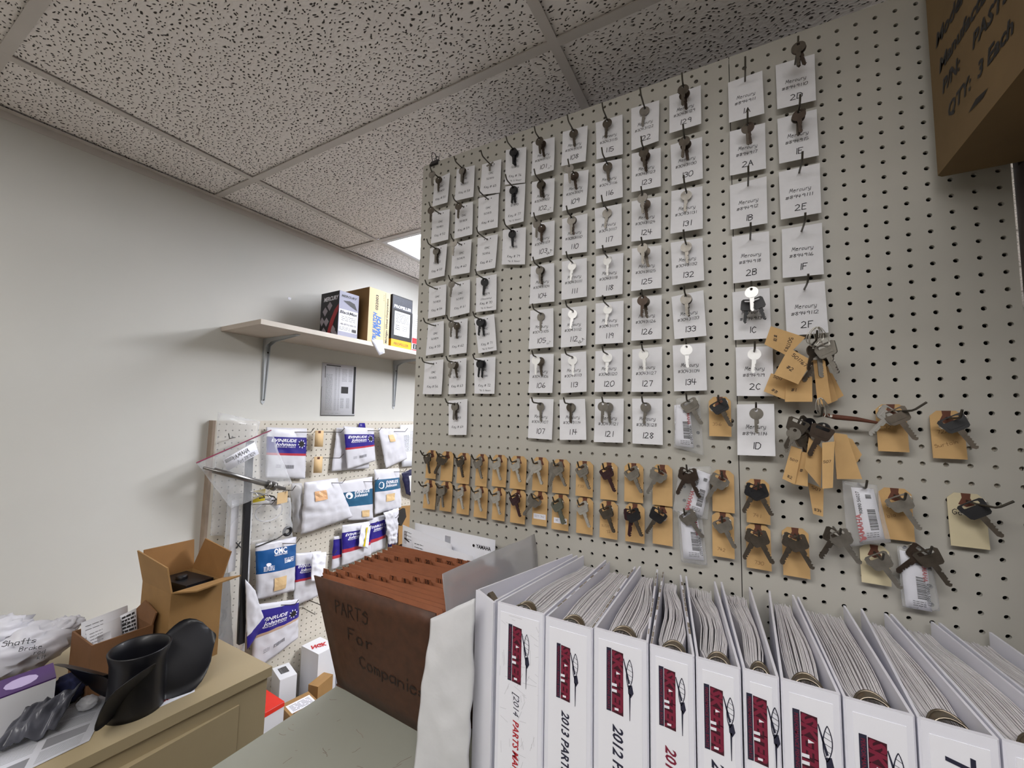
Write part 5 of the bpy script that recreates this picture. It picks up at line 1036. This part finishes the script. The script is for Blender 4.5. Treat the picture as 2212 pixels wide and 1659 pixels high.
bag([(22.6,-29.8),(30.6,-30.4),(31.0,-38.6),(21.9,-38.4)], 1.9, 'plain white bag behind the blue banded bag in the top row', (), (M_poly,), .5, .5, 2, hk=False)
bag([(23.3,-29.5),(30.9,-30.0),(31.7,-37.0),(24.7,-38.2)], 3.0, 'bright blue and red banded bag of the top row', BJ, BM, .8, .35, 3, EJ, topx=.65)
m_ = MB(); s_ = Sheet([WP(28.2,1.7,-28.9), WP(29.6,1.7,-28.9), WP(30.0,1.7,-30.4), WP(27.8,1.7,-30.4)], WN); s_.mesh_into(m_, 2, 2, .05); ONE(m_, 'parts_bag', M_blue, 'blue tip of a bag poking up behind the bright banded bag', 'bag', tuple(WP(28,1.7,-29)), 'parts bags on the wall pegboard')
bag([(32.2,-30.0),(39.6,-30.2),(41.2,-37.3),(34.9,-38.9)], 2.8, 'white bag with a small tan label in the top row', (), (M_poly,), 1, .5, 4, labels=[(.3,.17,.52,.36,M_tan)], topx=.5)
s_ = Sheet([WP(39.5,2.0,-29.4), WP(45.5,2.0,-29.2), WP(45.5,2.0,-39.3), WP(40.6,2.0,-39.2)], WN, crum=.1, seed=3); m_ = MB(); s_.mesh_into(m_, 6, 6, .03); b_ = MB(); lines(b_, s_.fn(.04), .6, 3.5, 2.6, 7.5, 14, .12, seed=2); lines(b_, s_.fn(.04), 2.9, 3.5, 4.6, 8.5, 14, .08, seed=5)
o = TH('paper_sheet', 'printed list sheet hanging right of the white bags', 'paper', tuple(WP(40,2,-29.4))); P(m_, 'sheet', M_paper, o); P(b_, 'printing', M_greyprint, o)
bag([(15.5,-39.6),(22.3,-39.6),(26.4,-47.8),(15.4,-48.9)], 3.2, 'big plain white bag with orange label in the middle row', (), (M_poly,), 1.7, .8, 6, labels=[(.22,.2,.5,.4,mat('orange_label','e0b083',.7))], topx=.6)
TJ = [('lettering', M_insert, lambda b, f, W, H: (put(b, ftext('EVINRUDE', .022, .3), f, W*.62, H*.66, H*.07, fit=W*.52), put(b, ftext('Johnson', .022, .3), f, W*.56, H*.585, H*.07, fit=W*.46), b.add([f(W*.2+W*.1*math.cos(k*.5236), H*.64+W*.1*math.sin(k*.5236)) for k in range(12)], [tuple(range(12))])))]
bag([(23.2,-40.6),(31.6,-40.4),(32.4,-49.6),(26.0,-48.6)], 2.4, 'teal banded bag with cream label in the middle row', ((.27,.62,1),), (M_poly, M_teal), .8, .35, 7, TJ, [(.52,.76,.82,.92,M_tan)], topx=.62)
bag([(31.9,-38.9),(39.0,-39.3),(40.2,-48.4),(32.5,-48.6)], 2.7, 'second teal banded bag, nearer the key board', ((.22,.5,1),), (M_poly, M_teal), 1.1, .45, 8, TJ, [(.35,.58,.68,.75,M_tan)], topx=.62)
bag([(40.3,-40.6),(45.2,-39.6),(45.2,-47.0),(42.0,-45.6)], 2.2, 'dark navy bag with white middle beside the key board edge', ((0,1,1),), (M_poly, mat('navy_bag','1b1b3d',.4)), .8, .4, 9, labels=[(.35,.2,.8,.85,M_insert)], hk=False)
OM = [('lettering', M_insert, lambda b, f, W, H: (put(b, ftext('OMC', .04, .1), f, W*.56, H*.77, H*.085, fit=W*.33), put(b, ftext('GENUINE PARTS', .02), f, W*.56, H*.735, H*.028, fit=W*.33), lines(b, f, W*.65, H*.56, W*.92, H*.66, 4, H*.012), lines(b, f, W*.15, H*.48, W*.4, H*.57, 4, H*.012), b.add([f(W*.27+W*.06*math.cos(k*.7854), H*.6+H*.03*math.sin(k*.7854)) for k in range(8)], [tuple(range(8))]), b.add([f(W*.68, H*.61), f(W*.9, H*.62), f(W*.78, H*.57)], [(0,1,2)])))]
bag([(7.9,-48.7),(15.0,-49.2),(15.2,-58.6),(8.7,-58.0)], 2.6, 'ocean blue banded bag with tan label left of centre', ((.14,.56,1),), (M_poly, M_omc), 1.2, .5, 11, OM, [(.4,.66,.72,.9,M_tan)], topx=.5)
bag([(15.3,-52.3),(20.4,-53.2),(20.4,-61.4),(15.5,-61.6)], 2.2, 'half hidden blue banded bag right of the ocean blue one', ((.22,.5,1),(.5,.56,2)), BM, .8, .5, 12, EJ[:1], topx=.8)
bag([(17.6,-52.6),(20.6,-53.2),(20.3,-58.2),(17.7,-57.6)], 3.6, 'small clear packet with white card over the half hidden banded bag', (), (M_insert,), .5, .6, 13, hk=False, name='clear_packet')
EJ2 = EJ
bag([(8.4,-58.6),(16.2,-60.4),(16.5,-67.2),(8.7,-69.5)], 2.6, 'lowest bag, blue with a tan stripe', ((.1,.44,1),(.44,.52,2)), (M_poly, M_blue, M_bandtan), 1.0, .5, 14, EJ2, topx=.45)
bag([(5.6,-53.2),(7.2,-55.4),(9.2,-61.2),(6.6,-64.2)], 4.8, 'folded white packet with blue corner beside the black bar', ((.8,1,1),), (M_poly, M_blue), .3, .5, 15, hk=False, name='folded_packet')
bag([(24.5,-49.2),(31.4,-49.8),(32.2,-57.0),(25.0,-57.3)], 2.5, 'blue and red banded bag rising behind the brown folder', ((.2,.58,1),(.58,.68,2)), BM, .8, .5, 16, EJ[:1], topx=.6)
bag([(28.2,-49.6),(30.8,-50.3),(30.2,-54.9),(27.8,-53.9)], 3.7, 'small clear packet with yellow strip behind the brown folder', (), (M_insert,), .3, .5, 17, hk=False, name='clear_packet', labels=[(.45,.1,.62,.95,M_yellow)])
bag([(31.6,-49.4),(36.6,-49.2),(36.5,-56.6),(32.0,-57.0)], 2.1, 'second blue and red banded bag behind the folder', ((.15,.58,1),(.58,.68,2)), BM, .8, .4, 18, EJ[:1], topx=.7)
bag([(34.3,-48.4),(38.6,-48.0),(38.4,-55.8),(36.0,-55.6)], 3.4, 'crumpled white packet right of the bags behind the folder', (), (M_poly,), .8, 1.2, 19, hk=False, name='crumpled_packet', freq=.9)
bag([(36.5,-47.6),(39.8,-47.0),(40.2,-56.5),(37.2,-56.8)], 2.0, 'blue bag behind the crumpled white packet', ((0,1,1),), (M_poly, M_blue), .5, .6, 20, hk=False)
bag([(23.2,-51.2),(25.4,-51.4),(25.4,-57.5),(23.1,-57.5)], 1.9, 'narrow blue and red banded bag edge left behind the folder', ((.1,.6,1),(.6,.7,2)), BM, .4, .4, 21, hk=False, n=6)
m_ = MB(); m_.prism([WP(39.6,1.8,-48.2), WP(46,1.8,-48.8), WP(46,1.8,-57.5), WP(40.2,1.8,-57)], WN*.6); ONE(m_, 'kraft_card', M_carton, 'kraft card hanging at the key board edge behind the bags', 'card', tuple(WP(40,2,-48)))
m_ = MB(); m_.prism([WP(38.8,2.6,-49.2), WP(40.8,2.6,-48.6), WP(41.3,2.6,-50.6), WP(39.9,2.6,-52.4), WP(38.8,2.6,-51.6)], WN*.8); ONE(m_, 'dark_part', M_dark, 'small dark brown part over the kraft card', 'part', tuple(WP(40,2.6,-50)))
# small manila tags on long hooks
for k, (s, z) in enumerate(((18.3,-30.3),(18.4,-35.2))):
    s_ = Sheet([WP(s-.75,2.6,z), WP(s+.75,3.0,z), WP(s+.75,3.0,z-3.1), WP(s-.75,2.6,z-3.0)], WN); m_ = MB(); s_.mesh_into(m_, 1, 2, .04); nm = ['upper', 'lower'][k]
    t = TH('key_tag', 'small pale manila tag on the wall pegboard, %s of the two' % nm, 'tag', tuple(WP(s,2.8,z)), 'pale tags on the wall pegboard'); P(m_, 'tag_card', M_tan, t); b_ = MB(); b_.add([s_.at(.35,.02,.02), s_.at(.35,.16,.02), s_.at(.65,.16,.02), s_.at(.65,.02,.02)], [(0,1,2,3)]); P(b_, 'reinforcing_patch', M_patch, t)
    whook(s, z-.3, 'long hook carrying the %s pale tag' % nm, 5.2, 3.4)
# black bar in a long clear sleeve
t = TH('drive_bar', 'long black square bar hanging in a clear sleeve', 'bar', tuple(WP(5.2,4,-31.5)))
m_ = MB(); U_ = WD*.75; m_.obox(WP(4.85,3.6,-31.7), WD*.85, WN*.8, WP(5.6,3.6,-63.2)-WP(4.85,3.6,-31.7)); P(m_, 'bar', M_black, t)
m_ = MB(); m_.obox(WP(6.0,3.5,-44.5), WD*.3, WN*.1, WP(6.4,3.5,-53)-WP(6.0,3.5,-44.5)); P(m_, 'paper_strip', M_insert, t)
s_ = Sheet([WP(2.9,3.2,-40), WP(6.6,3.4,-40), WP(7.0,3.4,-65), WP(2.9,3.2,-65)], WN, bulge=.7, crum=.35, seed=2); m_ = MB(); s_.mesh_into(m_, 8, 22, .05); P(m_, 'sleeve', M_clear, t)
m_ = MB(); g = s_.fn(.1); m_.tube([g(1.4,17.6), g(2.0,16.7)], .1, 6); m_.tube([g(2.0,17.6), g(1.4,16.7)], .1, 6); P(m_, 'x_mark', M_black, t)
m_ = MB(); m_.prism([WP(3.6,3.1,-41), WP(4.7,3.1,-41), WP(4.8,3.1,-52), WP(3.8,3.1,-52)], WN*.15); P(m_, 'white_tube', M_poly, t)
# bag of dark rubber parts low behind the tall carton
s_ = Sheet([WP(1.6,1.8,-52), WP(4.6,1.8,-52.5), WP(6.2,1.8,-66), WP(1.5,2.0,-66)], WN, bulge=.5, crum=.4, seed=8); m_ = MB(); s_.mesh_into(m_, 10, 14, .05); t = TH('clear_bag', 'dark smoky clear bag behind the tall carton', 'bag', tuple(WP(3,2,-52)), 'clear bags on the wall pegboard'); P(m_, 'film', M_darkfilm, t)
m_ = MB(); 
for k in range(4): m_.lathe([(.5,0),(.95,0),(.95,.35),(.5,.35),(.5,0)], WP(2.6+.8*(k % 2),2.4,-57.2-1.3*k), WN+V((.2*k,0,.3)), 20)
P(m_, 'rubber_rings', M_dark, t)
# clear bags with hose, clip and rubber ring
s_ = Sheet([WP(6.2,2.6,-41.2), WP(13.2,2.8,-42.0), WP(14.2,2.8,-49.0), WP(6.8,2.6,-48.6)], WN, bulge=.9, crum=.5, seed=12); m_ = MB(); s_.mesh_into(m_, 12, 12, .05); t = TH('clear_bag', 'clear bag with a clear hose and a black rubber ring inside', 'bag', tuple(WP(8,2.6,-41)), 'clear bags on the wall pegboard'); P(m_, 'film', M_clear, t)
m_ = MB(); m_.tube([WP(10+2.3*math.cos(a), 2.4, -43.9+1.6*math.sin(a)) for a in [2*math.pi*k/20 for k in range(20)]], .13, 6, close=True); P(m_, 'hose', M_clear2, t)
m_ = MB(); c_ = WP(12.9,3.3,-47.7); m_.tube([c_+WD*.62*math.cos(a)+Z_*.62*math.sin(a) for a in [2*math.pi*k/20 for k in range(20)]], .27, 8, close=True); P(m_, 'rubber_ring', M_black, t)
m_ = MB(); m_.tube([WP(7.8,3,-49.2), WP(9.5,3.1,-48.9), WP(11.2,3.2,-48.6), WP(12.2,3.3,-48.1)], .09, 6); P(m_, 'rod_part', M_dark, t)
m_ = MB(); m_.tube([WP(9.6,3,-41.6), WP(11.0,3.2,-43.2)], .55, 12); P(m_, 'white_roll', M_poly, t)
whook(7.0, -42.3, 'bare hook end in front of the clear hose bag', 4.5, 2.6)
s_ = Sheet([WP(13.6,2.0,-39.6), WP(15.6,2.2,-39.8), WP(16.2,2.2,-48.6), WP(14.6,2.0,-48.4)], WN, bulge=.7, crum=.6, seed=14); m_ = MB(); s_.mesh_into(m_, 8, 12, .05); t = TH('clear_bag', 'narrow milky bag left of the big white bag', 'bag', tuple(WP(13,2.2,-40)), 'clear bags on the wall pegboard'); P(m_, 'film', M_clear2, t)
for s, z, w_, h_, mt, lab in ((7.3,-40.7,1.9,2.0,M_yellow,'yellow price label in the clear bags by the black bar'), (11.2,-41.6,1.8,2.0,M_tan,'tan label on the clear bags left of the big white bag')):
    m_ = MB(); m_.prism([WP(s-w_/2,4.0,z-h_/2), WP(s+w_/2,4.0,z-h_/2+.1), WP(s+w_/2,4.0,z+h_/2), WP(s-w_/2,4.0,z+h_/2-.1)], WN*.03); ONE(m_, 'price_label', mt, lab, 'label', tuple(WP(s,4,z)))
# zip bag with shaft
t = TH('zip_bag', 'large clear zip bag with red seal holding a steel shaft', 'bag', tuple(WP(3,5,-32)))
s_ = Sheet([WP(-2.4,4.9,-34.5), WP(7.9,4.9,-30.0), WP(12.0,5.0,-39.2), WP(2.6,5.2,-41.8)], WN, bulge=.6, crum=.4, seed=6, freq=.35); m_ = MB(); s_.mesh_into(m_, 16, 14, .06); P(m_, 'film', M_clear, t)
m_ = MB(); m_.tube([s_.at(u, .0, .1) for u in (0,.25,.5,.75,1)], .09, 6); P(m_, 'zip_seal', mat('zip_red', '8c3150', .4), t)
m_ = MB(); ls = Sheet([WP(.8,5.6,-34.3), WP(5.2,5.6,-31.8), WP(6.0,5.6,-33.7), WP(1.6,5.6,-36.0)], WN); ls.mesh_into(m_, 1, 1, .02); P(m_, 'label_sheet', M_insert, t)
m_ = MB(); f = ls.fn(.03); put(m_, hand('YAMAHA', .13), f, ls.W*.5, ls.H*.55, .62, fit=ls.W*.5); put(m_, hand('Part 37873024', .12), f, ls.W*.62, ls.H*.1, .5, fit=ls.W*.55); lines(m_, f, .2, 1.2, 1.3, 1.8, 4, .07); P(m_, 'writing', M_ink, t)
t = TH('steel_shaft', 'polished steel shaft with nut in the zip bag', 'shaft', tuple(WP(4.5,5.6,-37.5)))
a, b = WP(-1.7,5.7,-35.2), WP(10.6,5.7,-39.9); d = (b-a).normalized(); m_ = MB(); m_.lathe([(0,0),(.18,0),(.2,1.4),(.42,1.5),(.42,10.2),(.3,10.3),(.3,13.1),(0,13.1)], a, d, 16); P(m_, 'shaft_body', M_steel, t)
for q in (9.9, 10.8): m_ = MB(); m_.lathe([(.3,0),(.75,0),(.75,.5),(.3,.5)], a+d*q, d, 6); P(m_, 'nut', M_steel, t)
t = TH('metal_clips', 'dark metal clips in the zip bag under the shaft', 'clip', tuple(WP(6,5.4,-40)))
for k in range(4): m_ = MB(); o_ = WP(5.2+1.0*k,5.3,-39.6-.35*k); m_.tube([o_, o_+WD*.8+Z_*-.3, o_+WD*1.3+Z_*-.9, o_+WD*.5+Z_*-.9], .12, 6); P(m_, 'clip', M_dark if k % 2 else M_steel, t)
s_ = Sheet([WP(1.2,2.0,-27.2), WP(7.5,2.2,-28.6), WP(6.0,2.2,-47), WP(1.4,2.0,-46)], WN, bulge=.5, crum=.4, seed=16); m_ = MB(); s_.mesh_into(m_, 10, 16, .05); t = TH('clear_bag', 'large clear bag at the top left corner of the wall pegboard', 'bag', tuple(WP(3,2,-27.2)), 'clear bags on the wall pegboard'); P(m_, 'film', M_clear, t)
s_ = Sheet([WP(5.6,3.6,-54), WP(7.2,3.6,-54.5), WP(7.8,3.6,-60), WP(5.8,3.6,-62)], WN)
whook(4.0, -31.2, 'hook that carries the zip bag', 4.6, -2.4); whook(10.6, -40.4, 'hook end right of the steel shaft', 5.0, 2.0)
m_ = MB(); m_.tube([WP(17.6,1.2,-62.6), WP(17.6,5.6,-62.9), WP(17.2,6.0,-62.2)], .09, 6); m_.tube([WP(17.0,1.35,-62.4), WP(18.0,1.35,-62.6)], .2, 6); ONE(m_, 'peg_hook', M_wire, 'empty bright hook low on the wall pegboard', 'hook', tuple(WP(17.6,1.2,-62.6)), 'hooks in the wall pegboard')
m_ = MB(); m_.tube([WP(18.6,1.2,-61.6), WP(20.0,5.2,-62.6), WP(20.4,5.6,-62.2)], .08, 6); ONE(m_, 'peg_hook', M_hook, 'empty grey hook low on the wall pegboard', 'hook', tuple(WP(18.6,1.2,-61.6)), 'hooks in the wall pegboard')

# ================================================================ LOW BENCH WITH BOXES
t = TH('low_bench', 'low dark bench under the wall pegboard', 'bench', tuple(WP(30,8,-88.6)))
m_ = MB(); m_.prism([WP(3,1.4,-79.6), WP(60,1.4,-79.6), WP(60,20,-79.6), WP(3,20,-79.6)], (0,0,-.9)); P(m_, 'bench_top', M_brownwood, t)
for s in (4, 58):
    for o_ in (2.2, 18.2): m_ = MB(); m_.obox(WP(s,o_,-88.6), WD*1.2, WN*1.2, V((0,0,8.1))); P(m_, 'leg', M_brownwood, t)
BT = -79.6
def bbox(lab, s0, o0, a, b, h, rot, mats, top=None, z=BT, tiltv=None, group='boxes piled on the low bench'):
    c_ = WP(s0, o0, z); U_ = WD*math.cos(rot)+WN*math.sin(rot); W_ = WN*math.cos(rot)-WD*math.sin(rot); Hh = tiltv or V((0,0,h)); t = TH('carton', lab, 'box', tuple(c_), group)
    m_ = MB(); m_.prism([c_, c_+U_*a, c_+U_*a+W_*b, c_+W_*b], Hh); P(m_, 'body', mats, t)
    topf = lambda p, q: c_+Hh+V((0,0,.02))+U_*p+W_*q; front = lambda p, q: c_+W_*(b+.02)+U_*p+Hh*(q/h); return t, topf, front
t, tf, ff = bbox('tall white box with red lettering on its top', 17.6, 2.2, 3.7, 5.0, 10.0, .0, M_boxwhite, tiltv=V((.0,.0,10.4)))
m_ = MB(); put(m_, ftext('NGK', .06), tf, 2.0, 2.0, 1.2, ang=.4, fit=2.6); put(m_, ftext('.com', .03), ff, 2.4, 3.6, .6, ang=-math.pi/2, fit=3.6); P(m_, 'red_lettering', M_red, t)
t, tf, ff = bbox('white box with barcode label left of the tall white one', 12.4, 2.2, 2.6, 4.4, 9.0, .25, M_boxwhite, z=BT)
m_ = MB(); barcode(m_, tf, .6, .8, 1.9, 2.8); P(m_, 'barcode', M_blackprint, t)
t, tf, ff = bbox('red topped box at the corner of the beige cabinet', 5.6, 6.4, 3.6, 5.0, 8.6, .0, M_boxwhite)
m_ = MB(); m_.prism([tf(0,0), tf(3.6,0), tf(3.6,5.0), tf(0,5.0)], (0,0,.05)); m_.prism([ff(0,8.0), ff(3.6,8.0), ff(3.6,8.6), ff(0,8.6)], WN*.03); P(m_, 'red_top', M_red2, t)
t, tf, ff = bbox('kraft box with white address label at the cabinet corner', 10.4, 8.4, 4.4, 4.6, 6.4, .15, M_carton)
m_ = MB(); m_.add([tf(.4,1.0), tf(4.1,1.0), tf(4.1,3.4), tf(.4,3.4)], [(0,1,2,3)]); P(m_, 'label_sheet', M_insert, t); m_ = MB(); up1 = lambda p, q: tf(p,q)+V((0,0,.02)); lines(m_, up1, .7, 1.3, 3.8, 3.1, 6, .09); put(m_, ftext('JYR', .05), tf, 1.2, 3.75, .6); P(m_, 'printing', M_blackprint, t)
bbox('plain kraft box leaning beside the tall white box', 15.4, 8.0, 3.6, 2.0, 6.8, -.25, M_carton)
bbox('dark brown box behind the labelled kraft box', 9.6, 14.0, 4.6, 3.0, 3.6, .1, M_smallbox)
bbox('small white box right of the tall white box', 22.2, 3.2, 3.4, 4.0, 9.4, -.1, M_boxwhite)
